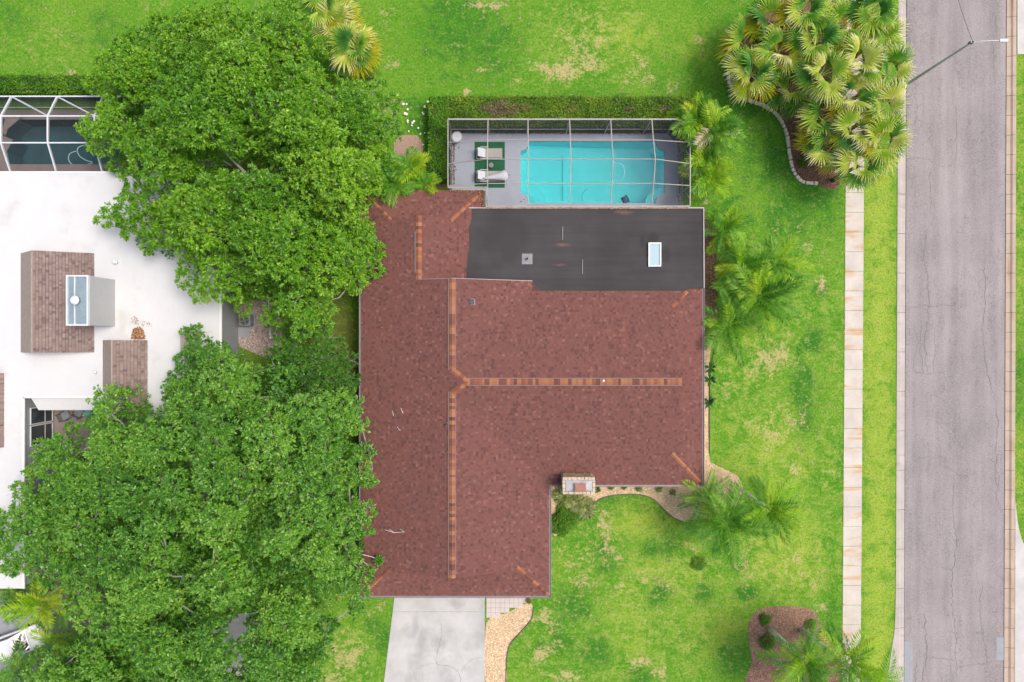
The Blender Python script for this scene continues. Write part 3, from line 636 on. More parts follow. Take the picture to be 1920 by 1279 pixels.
scatter_stones("mulch_chips", bed_e, 1800, (0.03, 0.06), "pink_chip", 0.015, "reddish mulch below the feathery palms on the street side", "mulch", flat=0.4)
scatter_stones("mulch_chips", bed_c, 9000, (0.025, 0.06), "pink_chip", 0.015, "pinkish bark mulch below the leaning grey palm trunks", "mulch", flat=0.4)
scatter_stones("mulch_chips", bed_d, 9000, (0.03, 0.07), "bark_chip", 0.015, "brown bark mulch inside the scalloped stone border", "mulch", flat=0.4)

def edging(pts, name, label, w=0.05, mat="dark_metal"):
    pp = [P(*p) for p in spline(pts, 6)]; mb = MB()
    for a, b in zip(pp[:-1], pp[1:]): mb.bar((a.x, a.y, 0.04), (b.x, b.y, 0.04), w, 0.12)
    return tag(mb.build(name, mat), label, "edging")
edging([(1112, 944), (1130, 933), (1155, 928), (1195, 927), (1222, 934), (1242, 952), (1262, 970), (1288, 980)], "garden_edging", "dark curved edging between gravel and lawn south of chimney")
edging([(1000, 1138), (996, 1160), (975, 1186), (957, 1207), (950, 1235), (949, 1290)], "garden_edging", "dark curved edging along the gravel by the driveway")
edging([(1356, 600), (1342, 650), (1332, 690), (1330, 760), (1330, 850)], "garden_edging", "thin edging along the bed on the street side of the house", 0.03)
bd = thing("stone_border", "curved border of pale stones round the fan palm bed", "border")
pp = [P(*p) for p in spline([(1365, 140), (1368, 160), (1381, 178), (1402, 188), (1438, 202), (1460, 221), (1474, 250), (1480, 290), (1488, 322), (1505, 341), (1530, 344)], 24)]
acc = 0; last = pp[0]; L_ = 0.29; nxt = 0.0
for a, b in zip(pp[:-1], pp[1:]):
    acc += (b - a).length
    if acc >= nxt:
        d = (b - a).normalized(); ang = math.atan2(d.y, d.x) + random.uniform(-.12, .12); nxt += L_ + 0.015
        mb = MB(); l, w, h = L_ / 2 * random.uniform(.9, 1), random.uniform(.11, .14), random.uniform(.11, .15)
        mb.box(-l, l, -w, w, -0.05, h); st = mb.build("stone", "edging_stone", bd, loc=(a.x, a.y, 0), bevel=0.035); st.rotation_euler = (random.uniform(-.08, .08), random.uniform(-.08, .08), ang)

# ------------------------------------------------------------------ the house
K = 0.368; ZE = 2.75
xL, xR, xm, zr = -10.67, 2.64, -4.015, 5.2
yS, gS, yN = -18.0, -15.7, 4.2
xr2, xE2, yN2, g2 = -6.38, -2.0, 10.65, 8.39
yr, zE, yES, xE, gE = -2.72, 5.49, -10.16, 13.46, 11.1
house = thing("house", "single-storey house with red-brown shingle roof and dark flat section", "house", (0, 0, 0))

def clip(poly, region):
    """Sutherland-Hodgman against a convex CCW region"""
    out = poly
    n = len(region)
    for i in range(n):
        (ax, ay), (bx, by) = region[i], region[(i + 1) % n]; inp = out; out = []
        if not inp: return []
        def side(p): return (bx - ax) * (p[1] - ay) - (by - ay) * (p[0] - ax)
        for j in range(len(inp)):
            p, q = inp[j], inp[(j + 1) % len(inp)]; sp, sq = side(p), side(q)
            if sp >= -1e-9: out.append(p)
            if (sp > 1e-9 and sq < -1e-9) or (sp < -1e-9 and sq > 1e-9):
                t = sp / (sp - sq); out.append((p[0] + (q[0] - p[0]) * t, p[1] + (q[1] - p[1]) * t))
    return out
def ccw(r):
    a = sum(r[i][0] * r[(i + 1) % len(r)][1] - r[(i + 1) % len(r)][0] * r[i][1] for i in range(len(r)))
    return r if a > 0 else r[::-1]
def shingles(name, parent, regions, e, d, ze, k, mat, ex=0.17, wid=0.165, th=0.05):
    """courses of shingles on the plane that starts at line e (a point) at height ze and climbs along unit d"""
    V = []; Fs = []; R = []; px_, py_ = -d[1], d[0]
    for reg in regions:
        uv = ccw([((x - e[0]) * px_ + (y - e[1]) * py_, (x - e[0]) * d[0] + (y - e[1]) * d[1]) for x, y in reg])
        u0, u1 = min(p[0] for p in uv), max(p[0] for p in uv); v0, v1 = min(p[1] for p in uv), max(p[1] for p in uv)
        for c in range(int(math.floor(v0 / ex)) - 1, int(math.ceil(v1 / ex)) + 1):
            cr = random.Random(c * 977 + int(abs(e[0] * 13 + e[1] * 7)) ); u = math.floor(u0 / 4) * 4 - 2 + cr.uniform(0, wid)
            # keep each course aligned between regions
            while u < u1:
                w = wid * cr.uniform(0.75, 1.3); rr = cr.random(); jl = cr.uniform(-0.008, 0.008)
                pl = [(u, c * ex + jl), (u + w, c * ex + jl), (u + w, (c + 1) * ex + 0.01), (u, (c + 1) * ex + 0.01)]
                if u + w > u0 and (c + 1) * ex >= v0 - .02:
                    q = clip(pl, uv)
                    if len(q) >= 3:
                        b0 = len(V)
                        for (a, b_) in q:
                            fr = min(1, max(0, (b_ - c * ex) / ex)); V.append((e[0] + a * px_ + b_ * d[0], e[1] + a * py_ + b_ * d[1], ze + k * b_ + th * (1 - fr)))
                        Fs.append(list(range(b0, b0 + len(q)))); R.append(rr)
                        for i in range(len(q)):
                            a, b_ = q[i], q[(i + 1) % len(q)]
                            if abs(a[1] - (c * ex + jl)) < 1e-6 and abs(b_[1] - (c * ex + jl)) < 1e-6:
                                i0, i1 = b0 + i, b0 + (i + 1) % len(q); n0 = len(V)
                                V.append((V[i0][0], V[i0][1], V[i0][2] - th - .012)); V.append((V[i1][0], V[i1][1], V[i1][2] - th - .012))
                                Fs.append([i1, i0, n0, n0 + 1]); R.append(rr * 0.6)
                u += w
    o = link(name, mesh_np(name, V, Fs, mat, R), parent); o["kind"] = "stuff"
    # boarding below
    V = []; Fs = []
    for reg in regions:
        b0 = len(V); V += [(x, y, ze + k * ((x - e[0]) * d[0] + (y - e[1]) * d[1]) - 0.035) for x, y in ccw(reg)]; Fs.append(list(range(b0, len(V))))
    link("roof_boarding", mesh_np("roof_boarding", V, Fs, "dark_metal"), parent)
    return o
h2 = (zE - zr) / K
W_tip = xL + (zE - ZE) / K
shingles("roof_shingles", house, [[(xL, yS), (xL + 2.3, gS), (xL, gS)], [(xL, gS), (xm, gS), (xm, yN), (xL, yN)], [(xL + 2.45, gS - .22), (xm, gS - .22), (xm, gS), (xL + 2.45, gS)], [(xL + 2.4, g2), (xr2, g2), (xr2, g2 + .2), (xL + 2.4, g2 + .2)], [(xm, yr - h2), (W_tip, yr), (xm, yr + h2)], [(xL, yN), (xr2, yN), (xr2, g2), (xL, g2)], [(xL, g2), (xL + 2.26, g2), (xL, yN2)]], (xL, 0), (1, 0), ZE, K, "red_shingle")
zflat_S, zflat_N = 3.2, 3.05
xf = xR - (zflat_S - ZE) / K; yf = yr + (zE - zflat_S) / K
shingles("roof_shingles", house, [[(xR, yS), (xR, gS), (xR - 2.3, gS)], [(xm, gS), (xR, gS), (xR, yES), (xm, yES)], [(xm, gS - .22), (xR - 2.45, gS - .22), (xR - 2.45, gS), (xm, gS)], [(xR, yES), (xm, yES), (xm, yr - h2)][::1], [(xm, yr + h2), (xf, yf - .02), (xf, yN), (xm, yN)]], (xR, 0), (-1, 0), ZE, K, "red_shingle")
shingles("roof_shingles", house, [[(xR, yES), (gE, yES), (gE, yr), (W_tip, yr), (xm, yr - h2)], [(gE, yES), (xE, yES), (gE, yES + 2.36)], [(gE, yES + 2.5), (gE + .22, yES + 2.5), (gE + .22, yr), (gE, yr)]], (0, yES), (0, 1), ZE, K, "red_shingle")
yNE = yr + (zE - ZE) / K
shingles("roof_shingles", house, [[(W_tip, yr), (gE, yr), (gE, yf), (xf, yf), (xm, yr + h2)], [(gE, yNE - 2.36), (xE - (zflat_S - ZE) / K, yf), (gE, yf)], [(gE, yr), (gE + .22, yr), (gE + .22, yNE - 2.5), (gE, yNE - 2.5)]], (0, yNE), (0, -1), ZE, K, "red_shingle")
shingles("roof_shingles", house, [[(xE, yES), (xE, yf + .2), (xE - 1.1, yf + .2), (gE, yNE - 2.36), (gE, yES + 2.36)]], (xE, 0), (-1, 0), ZE, K, "red_shingle")
shingles("roof_shingles", house, [[(xL, yS), (xR, yS), (xR - 2.3, gS), (xL + 2.3, gS)]], (0, yS), (0, 1), ZE, K, "red_shingle")
shingles("roof_shingles", house, [[(xL, yN2), (xE2, yN2), (xE2 - 2.26, g2), (xL + 2.26, g2)]], (0, yN2), (0, -1), ZE - .03, K, "red_shingle")
shingles("roof_shingles", house, [[(xr2, yN), (xE2, yN), (xE2, g2), (xr2, g2)], [(xE2, g2), (xE2 - 2.26, g2), (xE2, yN2)], [(xr2, g2), (xE2 - 2.4, g2), (xE2 - 2.4, g2 + .2), (xr2, g2 + .2)]], (xE2, 0), (-1, 0), ZE - .03, K, "red_shingle")

# flat roof of roll roofing with its lapped strips
fx0, fx1, fy1 = -3.17, 13.41, 9.31
def zfl(x, y): return zflat_N + (zflat_S - zflat_N) * (fy1 - y) / (fy1 - yf) + 0.012
fp = [(fx0, yN - .02), (xf - .05, yN - .02), (xf + .15, yN - .25), (xf + .62, yf + .0), (12.2, yf), (12.45, yf + .18), (fx1, yf + .22), (fx1, fy1), (fx0, fy1)]
flat = poly_sheet("flat_roof", fp, zfl, "roll_roofing", parent=house)
cr_ = [(xf - .3, yf - .3), (xf + .62, yf + .01), (xf + .15, yN - .24), (xf - .05, yN - .02), (xf - .3, yN - .02)]
poly_sheet("roof_cricket", cr_, zflat_S + .02, "red_shingle", parent=house)
y = yf + 0.95; i = 0
while y < fy1 - .3:
    mb = MB(); x0 = fx0 if y > yN else xf + .7
    mb.add([(x0 + .02, y - .5, zfl(0, y - .5) + .002), (fx1 - .02, y - .5, zfl(0, y - .5) + .002), (fx1 - .02, y, zfl(0, y) + .009), (x0 + .02, y, zfl(0, y) + .009), (x0 + .02, y, zfl(0, y)), (fx1 - .02, y, zfl(0, y))], [[0, 1, 2, 3], [3, 2, 5, 4]])
    mb.build("roofing_lap", "roll_roofing", flat); y += 0.92 + random.uniform(-.02, .02)
for (px, p0, p1) in ((1055, 425, 450), (1092, 487, 514)):
    a = P(px, p0, 3.15); b = P(px, p1, 3.15); MB().box(a.x - .018, a.x + .018, b.y, a.y, zfl(0, b.y), zfl(0, b.y) + .045).build("seam_strip", "gutter_metal", flat)
# metal drip edges round the flat roof
mb = MB(); mb.bar((fx0, fy1 + .03, zflat_N + .03), (fx1 + .06, fy1 + .03, zflat_N + .03), .08, .10); mb.build("drip_edge", "cage_metal", house)
mb = MB(); mb.bar((fx1 + .03, yf + .2, zflat_S), (fx1 + .03, fy1 + .03, zflat_N + .02), .08, .14); mb.build("drip_edge", "gutter_metal", house)

# gable walls
def tri(name, pts, mat="stucco"): link(name, mesh_np(name, pts, [[0, 1, 2]], mat), house)
tri("gable_wall", [(xL + 2.35, gS + .02, ZE + 2.3 * K - .03), (xR - 2.35, gS + .02, ZE + 2.3 * K - .03), (xm, gS + .02, zr - .03)])
tri("gable_wall", [(xL + .1, yN - .02, ZE), (xR - .1, yN - .02, ZE), (xm, yN - .02, zr - .05)])
tri("gable_wall", [(xL + 2.3, g2 - .02, ZE + .8), (xE2 - 2.3, g2 - .02, ZE + .8), (xr2, g2 - .02, 4.28)])
tri("gable_wall", [(gE - .02, yES + 2.4, ZE + .85), (gE - .02, yNE - 2.4, ZE + .85), (gE - .02, yr, zE - .04)])
def board(a, b, name="verge_board"):
    MB().bar(a, b, .05, .12).build(name, "gutter_metal", house)
# flashing along the valley-side of the main gable above the low wing
board((xr2 - .3, yN + .01, zr - K * (xm - xr2 + .3) - .06), (xm, yN + .01, zr - .06)); board((xm, yN + .01, zr - .06), (xf, yN + .01, zflat_S - .03))

# ridge and hip caps
def caps(a, b, wid=0.205, piece=0.24, vent=False, drop=0.04, tilt=None):
    a = Vector(a); b = Vector(b); L = (b - a).length; d = (b - a).normalized(); side = d.cross(Vector((0, 0, 1))).normalized()
    n = max(1, int(round(L / piece)))
    if vent:
        for s in (-1, 1):
            MB().bar(a + side * s * (wid + .035) + Vector((0, 0, .02 - drop)), b + side * s * (wid + .035) + Vector((0, 0, .02 - drop)), .03, .05).build("ridge_vent_edge", "vent_grey", house)
    cutp = sorted([0.0, L] + [i * L / n + random.uniform(-.05, .05) for i in range(1, n)])
    for i in range(n):
        p, q = a + d * cutp[i], a + d * min(L, cutp[i + 1] + .02); hz = 0.045 + 0.012 * (i % 2)
        vs = [p + side * wid + Vector((0, 0, hz - drop - .02)), p + Vector((0, 0, hz + .025)), p - side * wid + Vector((0, 0, hz - drop - .02)), q + side * wid + Vector((0, 0, hz - .01 - drop - .02)), q + Vector((0, 0, hz + .015)), q - side * wid + Vector((0, 0, hz - .01 - drop - .02))]
        vs += [v - Vector((0, 0, .03)) for v in vs]
        link("ridge_cap", mesh_np("ridge_cap", vs, [[0, 1, 4, 3], [1, 2, 5, 4], [0, 6, 7, 1], [1, 7, 8, 2], [0, 3, 9, 6], [2, 8, 11, 5], [3, 4, 10, 9], [4, 5, 11, 10]], "cap_shingle"), house)
caps((xm, gS - .22, zr), (xm, yr - h2 + .1, zr), vent=True, drop=.05)
caps((xm, yr + h2, zr), (xm, yN, zr), vent=True, drop=.05)
caps((W_tip + .25, yr, zE), (gE + .22, yr, zE), vent=True, drop=.05)
caps((xr2, yN, 4.33), (xr2, g2 + .2, 4.33), vent=False, drop=.05)
MB().bar((xr2 - .25, yN + .5, 4.28), (xr2 - .25, g2 - .9, 4.28), .04, .05).build("ridge_vent_edge", "vent_grey", house)
caps((xm, yr - h2, zr), (W_tip + .2, yr, zE), piece=.35); caps((xm, yr + h2, zr), (W_tip + .2, yr, zE), piece=.35)
zg = ZE + 2.3 * K
for a, b in (((xL + .05, yS + .05, ZE + .02), (xL + 2.3, gS, zg)), ((xR - .05, yS + .05, ZE + .02), (xR - 2.3, gS, zg)), ((xE - .05, yES + .05, ZE + .02), (gE, yES + 2.36, ZE + 2.36 * K)), ((xE - 1.2, yf - .03, zflat_S), (gE, yNE - 2.36, ZE + 2.36 * K)), ((xL + .05, yN2 - .05, ZE), (xL + 2.26, g2, ZE + .83)), ((xE2 - .05, yN2 - .05, ZE - .02), (xE2 - 2.26, g2, ZE + .8))):
    caps(a, b, wid=.14, piece=.28, drop=.03)

# gutters
for a, b in (((xL - .07, yS, ZE - .03), (xL - .07, yN2, ZE - .03)), ((xL - .07, yS - .07, ZE - .03), (xR + .07, yS - .07, ZE - .03)), ((xR + .07, yS - .13, ZE - .03), (xR + .07, yES - .13, ZE - .03)), ((xR + .14, yES - .07, ZE - .03), (xE + .07, yES - .07, ZE - .03)), ((xE + .07, yES - .13, ZE - .03), (xE + .07, yf + .2, ZE - .03)), ((xE2 + .07, 9.4, ZE - .06), (xE2 + .07, yN2, ZE - .06))):
    mb = MB(); a = Vector(a); b = Vector(b); sd_ = (b - a).normalized().cross(Vector((0, 0, 1))) * .055
    mb.bar(a - Vector((0, 0, .06)), b - Vector((0, 0, .06)), .13, .02); mb.bar(a + sd_, b + sd_, .02, .12); mb.bar(a - sd_, b - sd_, .02, .12); mb.build("gutter", "gutter_metal", house)
# walls and soffits
W = MB(); ins = .65
W.box(xL + ins, xR - ins, yS + ins, yN, 0, 2.62); W.box(xR - ins - .01, xE - ins, yES + ins, yf, 0, 2.615); W.box(xL + ins, xE2 - ins, yN - .01, yN2 - ins, 0, 2.61); W.box(xE2 - ins - .01, fx1 - .5, yf - .01, fy1 - .55, 0, 2.9)
W.build("wall", "stucco", house)
S_ = MB(); S_.box(xL + .02, xR - .02, yS + .02, yN, 2.63, 2.66); S_.box(xR - .03, xE - .02, yES + .02, yf, 2.635, 2.665); S_.box(xL + .02, xE2 - .02, yN - .01, yN2 - .02, 2.64, 2.67); S_.box(xE2 - .03, fx1 - .02, yf + .3, fy1 - .02, 2.92, 2.95); S_.build("soffit", "white_paint", house)

# skylight, vents, pipes
def on_plane_w(px, py):  # west slope point under a pixel
    z = 4.0
    for _ in range(8): x, y = P2(px, py, z); z = ZE + K * (x - xL)
    return Vector((x, y, z))
def on_plane_e(px, py):
    z = 4.0
    for _ in range(8): x, y = P2(px, py, z); z = ZE + K * (xR - x)
    return Vector((x, y, z))
def on_plane_n(px, py):
    z = 4.0
    for _ in range(8): x, y = P2(px, py, z); z = zE - K * abs(y - yr)
    return Vector((x, y, z))
sk = link("skylight", None, house)
a = P(1215.5, 500, 3.25); b = P(1239.5, 455, 3.25); zb = zfl(0, (a.y + b.y) / 2) - .04
mb = MB(); t = .09
mb.box(a.x, b.x, a.y, a.y + t, zb, zb + .22); mb.box(a.x, b.x, b.y - t, b.y, zb, zb + .22); mb.box(a.x, a.x + t, a.y + t, b.y - t, zb, zb + .22); mb.box(b.x - t, b.x, a.y + t, b.y - t, zb, zb + .22); mb.build("skylight_frame", "white_metal", sk)
MB().box(a.x + t, b.x - t, a.y + t, b.y - t, zb, zb + .15).build("skylight_glass", "skylight_glass", sk)
v = link("roof_vent", None, house); c = P(988.5, 485.5, 3.2); zc = zfl(0, c.y)
mb = MB(); mb.box(c.x - .37, c.x + .37, c.y - .37, c.y + .37, zc - .01, zc + .025); mb.build("flashing", "galvanised", v)
MB().disc((c.x, c.y), .09, zc, zc + .25, 14).build("pipe", "galvanised", v); MB().disc((c.x, c.y), .07, zc + .2, zc + .256, 14).build("pipe_opening", "rubber", v)
def boxvent(q, nm="roof_vent", r=.17, h=.16):
    v = link(nm, None, house); MB().box(q.x - r - .06, q.x + r + .06, q.y - r - .05, q.y + r + .05, q.z - .06, q.z + .045).build("flashing", "vent_grey", v)
    MB().box(q.x - r, q.x + r, q.y - r, q.y + r, q.z - .1, q.z + h).build("hood", "dark_metal", v, bevel=.03)
boxvent(on_plane_e(884.5, 566))
def pipe(q, r=.07, h=.25, mat="dark_metal"):
    v = link("plumbing_vent", None, house); MB().disc((q.x, q.y), r * 2.2, q.z - .1, q.z + .05, 14, r * 1.2).build("boot", "rubber", v); MB().disc((q.x, q.y), r, q.z, q.z + h, 12).build("pipe", mat, v)
pipe(on_plane_w(837.5, 797.5), .085, .3); pipe(on_plane_w(789, 660), .05, .2, "red_shingle" if False else "vent_grey"); pipe(on_plane_w(838, 846), .04, .12); pipe(on_plane_n(1160, 835.5), .04, .12)
q = on_plane_n(1131, 714); MB().dome((q.x, q.y, zE + .05), .1, .12, 10, 4).build("ridge_ornament", "white_paint", house)

# stone chimney on the south eave
ch = link("chimney", None, house)
zt = 4.62; a = P(1056, 925.5, zt); b = P(1114.5, 896, zt)
MB().box(a.x + .06, b.x - .06, a.y + .06, b.y - .06, 0, zt - .09).build("core", "chimney_stone", ch)
rr_ = random.Random(5)
for (face, lo, hi, fixed, sg) in (("x", a.x, b.x, b.y - .06, 1), ("x", a.x, b.x, a.y + .06, -1), ("y", a.y, b.y, a.x + .06, -1), ("y", a.y, b.y, b.x - .06, 1)):
    z = 2.8 if sg == 1 or face == "y" else .2
    while z < zt - .12:
        hh = rr_.uniform(.13, .22); hh = min(hh, zt - .1 - z); u = lo + rr_.uniform(0, .05)
        while u < hi - .08:
            ww = min(rr_.uniform(.2, .42), hi - u); pr = rr_.uniform(.05, .12)
            mb = MB()
            if face == "x": mb.box(u, u + ww - .02, min(fixed - sg * .04, fixed + sg * pr), max(fixed - sg * .04, fixed + sg * pr), z, z + hh - .02)
            else: mb.box(min(fixed - sg * .04, fixed + sg * pr), max(fixed - sg * .04, fixed + sg * pr), u, u + ww - .02, z, z + hh - .02)
            mb.build("stone", "chimney_stone", ch, bevel=.03); u += ww
        z += hh
cb = MB(); zc0 = zt - .1
for (u0, u1, v0, v1, lab) in ((a.x - .04, b.x + .04, b.y - .16, b.y + .05, 0), (a.x - .04, b.x + .04, a.y - .05, a.y + .13, 0), (a.x - .06, a.x + .14, a.y + .13, b.y - .16, 1), (b.x - .14, b.x + .06, a.y + .13, b.y - .16, 1)):
    u = u0 if not lab else v0; end = u1 if not lab else v1
    while u < end - .05:
        ww = min(rr_.uniform(.22, .42), end - u); hz_ = rr_.uniform(-.02, .03); mb = MB()
        if not lab: mb.box(u, u + ww - .015, v0, v1, zt - .14, zt + .01 + hz_)
        else: mb.box(u0, u1, u, u + ww - .015, zt - .14, zt + .01 + hz_)
        mb.build('stone', 'chimney_stone_pale', ch, bevel=.03); u += ww
a = a + Vector((.12, .11, 0)); b = b - Vector((.12, .14, 0))
cb.add([(a.x, a.y, zc0), (b.x, a.y, zc0), (b.x, b.y, zc0), (a.x, b.y, zc0), (a.x + .04, a.y + .04, zt), (b.x - .04, a.y + .04, zt), (b.x - .04, b.y - .04, zt), (a.x + .04, b.y - .04, zt), (a.x + .68, a.y + .25, zt + .16), (b.x - .58, a.y + .25, zt + .16), (b.x - .58, b.y - .25, zt + .16), (a.x + .68, b.y - .25, zt + .16)],
       [[3, 2, 1, 0], [0, 1, 5, 4], [1, 2, 6, 5], [2, 3, 7, 6], [3, 0, 4, 7], [4, 5, 9, 8], [5, 6, 10, 9], [6, 7, 11, 10], [7, 4, 8, 11], [8, 9, 10, 11]])
cb.build("mortar_crown", "mortar_cap", ch, bevel=.02)
fa = P(1078.5, 922, 4.95); fb = P(1098, 907, 4.95)
MB().box(fa.x + .03, fb.x - .03, fa.y + .03, fb.y - .03, zt + .05, 4.93).build("flue", "terracotta", ch); MB().box(fa.x - .02, fb.x + .02, fa.y - .02, fb.y + .02, 4.93, 4.96).build("flue_cap", "terracotta", ch)

# leaf litter caught behind the gutter and on the low wing's edge
scatter_stones("leaf_litter", [(905, 388.5), (1290, 389.5), (1290, 392), (905, 391.5)], 520, (0.02, 0.05), "litter_chip", 3.12, "line of orange-brown leaf litter on the flat roof edge", "leaf litter", zvar=.02, flat=.5)
scatter_stones("leaf_litter", [(852, 356), (907, 357), (907, 386), (899, 386), (899, 362), (852, 359.5)], 420, (0.02, 0.05), "litter_chip", 2.84, "orange leaf litter at the roof corner by the pool cage", "leaf litter", zvar=.03, flat=.5)
for (x0, y0, x1, y1, n) in ((722, 993, 758, 997, 3), (745, 800, 752, 806, 1), (736, 770, 738, 780, 1), (752, 765, 756, 775, 1)):
    t_ = MB(); p = on_plane_w(x0, y0) + Vector((0, 0, .05)); q = on_plane_w(x1, y1) + Vector((0, 0, .06)); m_ = p.lerp(q, .45) + Vector((.05, -.12, .04))
    t_.tube([p, m_, q], [.012, .02, .012], 5)
    if n > 1: t_.tube([m_, m_ + Vector((-.35, .25, .0))], [.016, .008], 5); t_.tube([q, q + Vector((-.3, .2, -.05))], [.012, .006], 5)
    tag(t_.build("fallen_twig", "palm_bark"), "pale fallen twig on the roof's west slope" if n > 1 else "small pale twig on the west slope, " + ("the lowest of three" if y0 > 790 else "the left upper one" if x0 < 745 else "the right upper one"), "twig", "twigs on the roof")

# ------------------------------------------------------------------ the swimming pool and its screen cage
def pool_outline(px0, px1, py0, py1, nx, ny, z):
    """rectangle with a concave quarter-round bitten out of each corner"""
    pts = []
    for (cx, cy, a0) in ((px0, py0, 0), (px1, py0, 90), (px1, py1, 180), (px0, py1, 270)):
        seg = []
        for k in range(7):
            t = math.radians(90 * k / 6)
            dx, dy = math.sin(t), math.cos(t)
            if a0 == 0: seg.append((cx + nx * math.sin(t), cy + ny * math.cos(t)))
            elif a0 == 90: seg.append((cx - nx * math.cos(t), cy + ny * math.sin(t)))
            elif a0 == 180: seg.append((cx - nx * math.sin(t), cy - ny * math.cos(t)))
            else: seg.append((cx + nx * math.cos(t), cy - ny * math.sin(t)))
        pts += seg
    return [P2(*p, z) for p in pts]
ZD = 0.06
po = pool_outline(976, 1246, 265, 381, 16, 18, ZD)
dx0, dx1, dy0, dy1 = P(846, 0).x, P(1277, 0).x, fy1 - .5, P(0, 248).y
deck = poly_sheet("pool_deck", [(dx0, dy0), (dx1, dy0), (dx1, dy1), (dx0, dy1)], ZD, "deck_paint", [po]); tag(deck, "lavender-grey painted deck round the turquoise pool", "pool deck", kind="structure")
def basin(parent, outline, depth, mat, tmat, zt, n_levels=1):
    n = len(outline)
    # coping + tile band
    V = [(x, y, zt) for x, y in outline] + [(x, y, zt - .16) for x, y in outline]
    link("tile_band", mesh_np("tile_band", V, [[i, n + i, n + (i + 1) % n, (i + 1) % n] for i in range(n)], tmat), parent)
    V = [(x, y, zt - .16) for x, y in outline] + [(x, y, depth(x, y)) for x, y in outline]
    link("basin_wall", mesh_np("basin_wall", V, [[i, n + i, n + (i + 1) % n, (i + 1) % n] for i in range(n)], mat), parent)
    poly_sheet("basin_floor", outline, depth, mat, parent=parent)
    cx = sum(p[0] for p in outline) / n; cy = sum(p[1] for p in outline) / n
    return cx, cy
pool = thing("swimming_pool", "turquoise swimming pool with scalloped corners inside the screen cage", "swimming pool")
px_l, px_r = P(976, 0).x, P(1246, 0).x
def pdepth(x, y):
    t = min(1, max(0, (x - px_l) / (px_r - px_l))); t = t * t * (3 - 2 * t)
    return -1.05 - 1.15 * t
cx, cy = basin(pool, po, pdepth, "plaster", "tile_band", ZD)
wp = [(cx + (x - cx) * 1.012, cy + (y - cy) * 1.025) for x, y in po]
MB().prism(wp, -3.0, -0.05).build("water", "pool_water", pool)
ps_, pn_ = min(p[1] for p in po), max(p[1] for p in po)
prect = [(px_l + .01, ps_ + .01), (px_r - .01, ps_ + .01), (px_r - .01, pn_), (px_l + .01, pn_)]
def quarter(c, r, z0, z1, name):
    ring = [(c[0] + r * math.cos(2 * math.pi * k / 48), c[1] + r * math.sin(2 * math.pi * k / 48)) for k in range(48)]
    MB().prism(clip(ring, ccw(prect)), z0, z1).build(name, "plaster", pool)
c = P2(978, 383, ZD)
for r_, z in ((1.95, -.85), (1.5, -.55), (1.05, -.26)): quarter(c, r_, -1.3, z, "pool_step")
quarter(P2(1246, 383, ZD), 1.35, -2.4, -.45, "pool_seat")
for (p0, p1) in (((1185, 275), (1185, 372)), ((1118, 275), (1118, 372)), ((1055, 276), (1055, 370))):
    a = P(p0[0], p0[1]); b = P(p1[0], p1[1]); x = a.x * 1.03
    MB().box(x - .03, x + .03, b.y + .02, a.y * .985, pdepth(x, 0) - .02, pdepth(x, 0) + .012).build("floor_line", "tile_band" if False else "hose_pale", pool)
def hose(pts, z, r, mat, label):
    pp = [(P(a, b, 0).x, P(a, b, 0).y, z) for a, b in spline(pts, 8)]
    return tag(MB().tube(pp, r, 6).build("pool_hose", mat, smooth_=True), label, "hose")
hose([(1148, 308), (1158, 305), (1168, 310), (1172, 322), (1168, 334), (1156, 341), (1148, 338)], -.06, .018, "hose_pale", "pale hose floating in a loop on the turquoise pool")
hose([(1101, 353), (1093, 362), (1091, 370), (1094, 378)], -.10, .014, "hose_dark", "short dark hose along the pool's near edge")
rb = thing("pool_cleaner", "blue robot pool cleaner resting on the pool floor", "pool cleaner", (P(1176, 371).x * 1.02, P(1176, 370).y * 1.02, pdepth(P(1176, 371).x, 0)))
MB().box(-.2, .2, -.26, .26, .06, .24).build("body", "robot_blue", rb, bevel=.06)
for sx in (-.2, .2): MB().box(sx - .05, sx + .05, -.3, .3, 0, .2).build("track", "rubber", rb, bevel=.05)
MB().tube([(0, .1, .26), (.1, .1, .3), (0, -.1, .26)], .02, 5).build("handle", "hose_pale", rb)
rb.rotation_euler = (0, 0, .5)

cage = thing("pool_cage", "beige-framed screen cage over the turquoise pool", "pool cage")
ze = 3.3
bx_ = [P(840, 0, ze).x, P(915, 0, ze).x, P(990, 0, ze).x, P(1068, 0, ze).x, P(1145, 0, ze).x, P(1222, 0, ze).x, P(1294, 0, ze).x]
yNc = P(0, 224, ze).y
rows = [(yNc, ze), (P(0, 267, ze).y, 3.85), (P(0, 307, ze).y, 4.5), (P(0, 348, ze).y, 3.95), (fy1 + .12, 3.2)]
def cz(i, j):
    if i in (0, 6): return ze
    return rows[j][1]
def node(i, j):
    x, y, z = bx_[i], rows[j][0], cz(i, j)
    if i == 6 and j == 0: y = P(0, 247, ze).y
    if j == 4 and i == 0: y = yN2 + .1
    if j == 4 and i in (0, 6): z = ze - .05
    return Vector((x, y, z))
nn = {(i, j): node(i, j) for i in range(7) for j in range(5)}
chm = Vector((P(1270, 0, ze).x, yNc, ze))
w = .06
def beam(name, a, b, w=w, h=.10, par=cage, mat="cage_metal"): return MB().bar(a, b, w, h).build(name, mat, par)
for i in range(7):
    for j in range(4): beam("rafter", nn[i, j], nn[i, j + 1])
for j in range(1, 4):
    for i in range(6): beam("purlin", nn[i, j] - Vector((0, 0, .01)), nn[i + 1, j] - Vector((0, 0, .01)), .05, .06)
for i in range(5): beam("eave_beam", nn[i, 0] + Vector((0, 0, .006)), nn[i + 1, 0] + Vector((0, 0, .006)), .09, .12)
beam("eave_beam", nn[5, 0] + Vector((0, 0, .006)), chm, .09, .12); beam("eave_beam", chm, nn[6, 0], .09, .12)
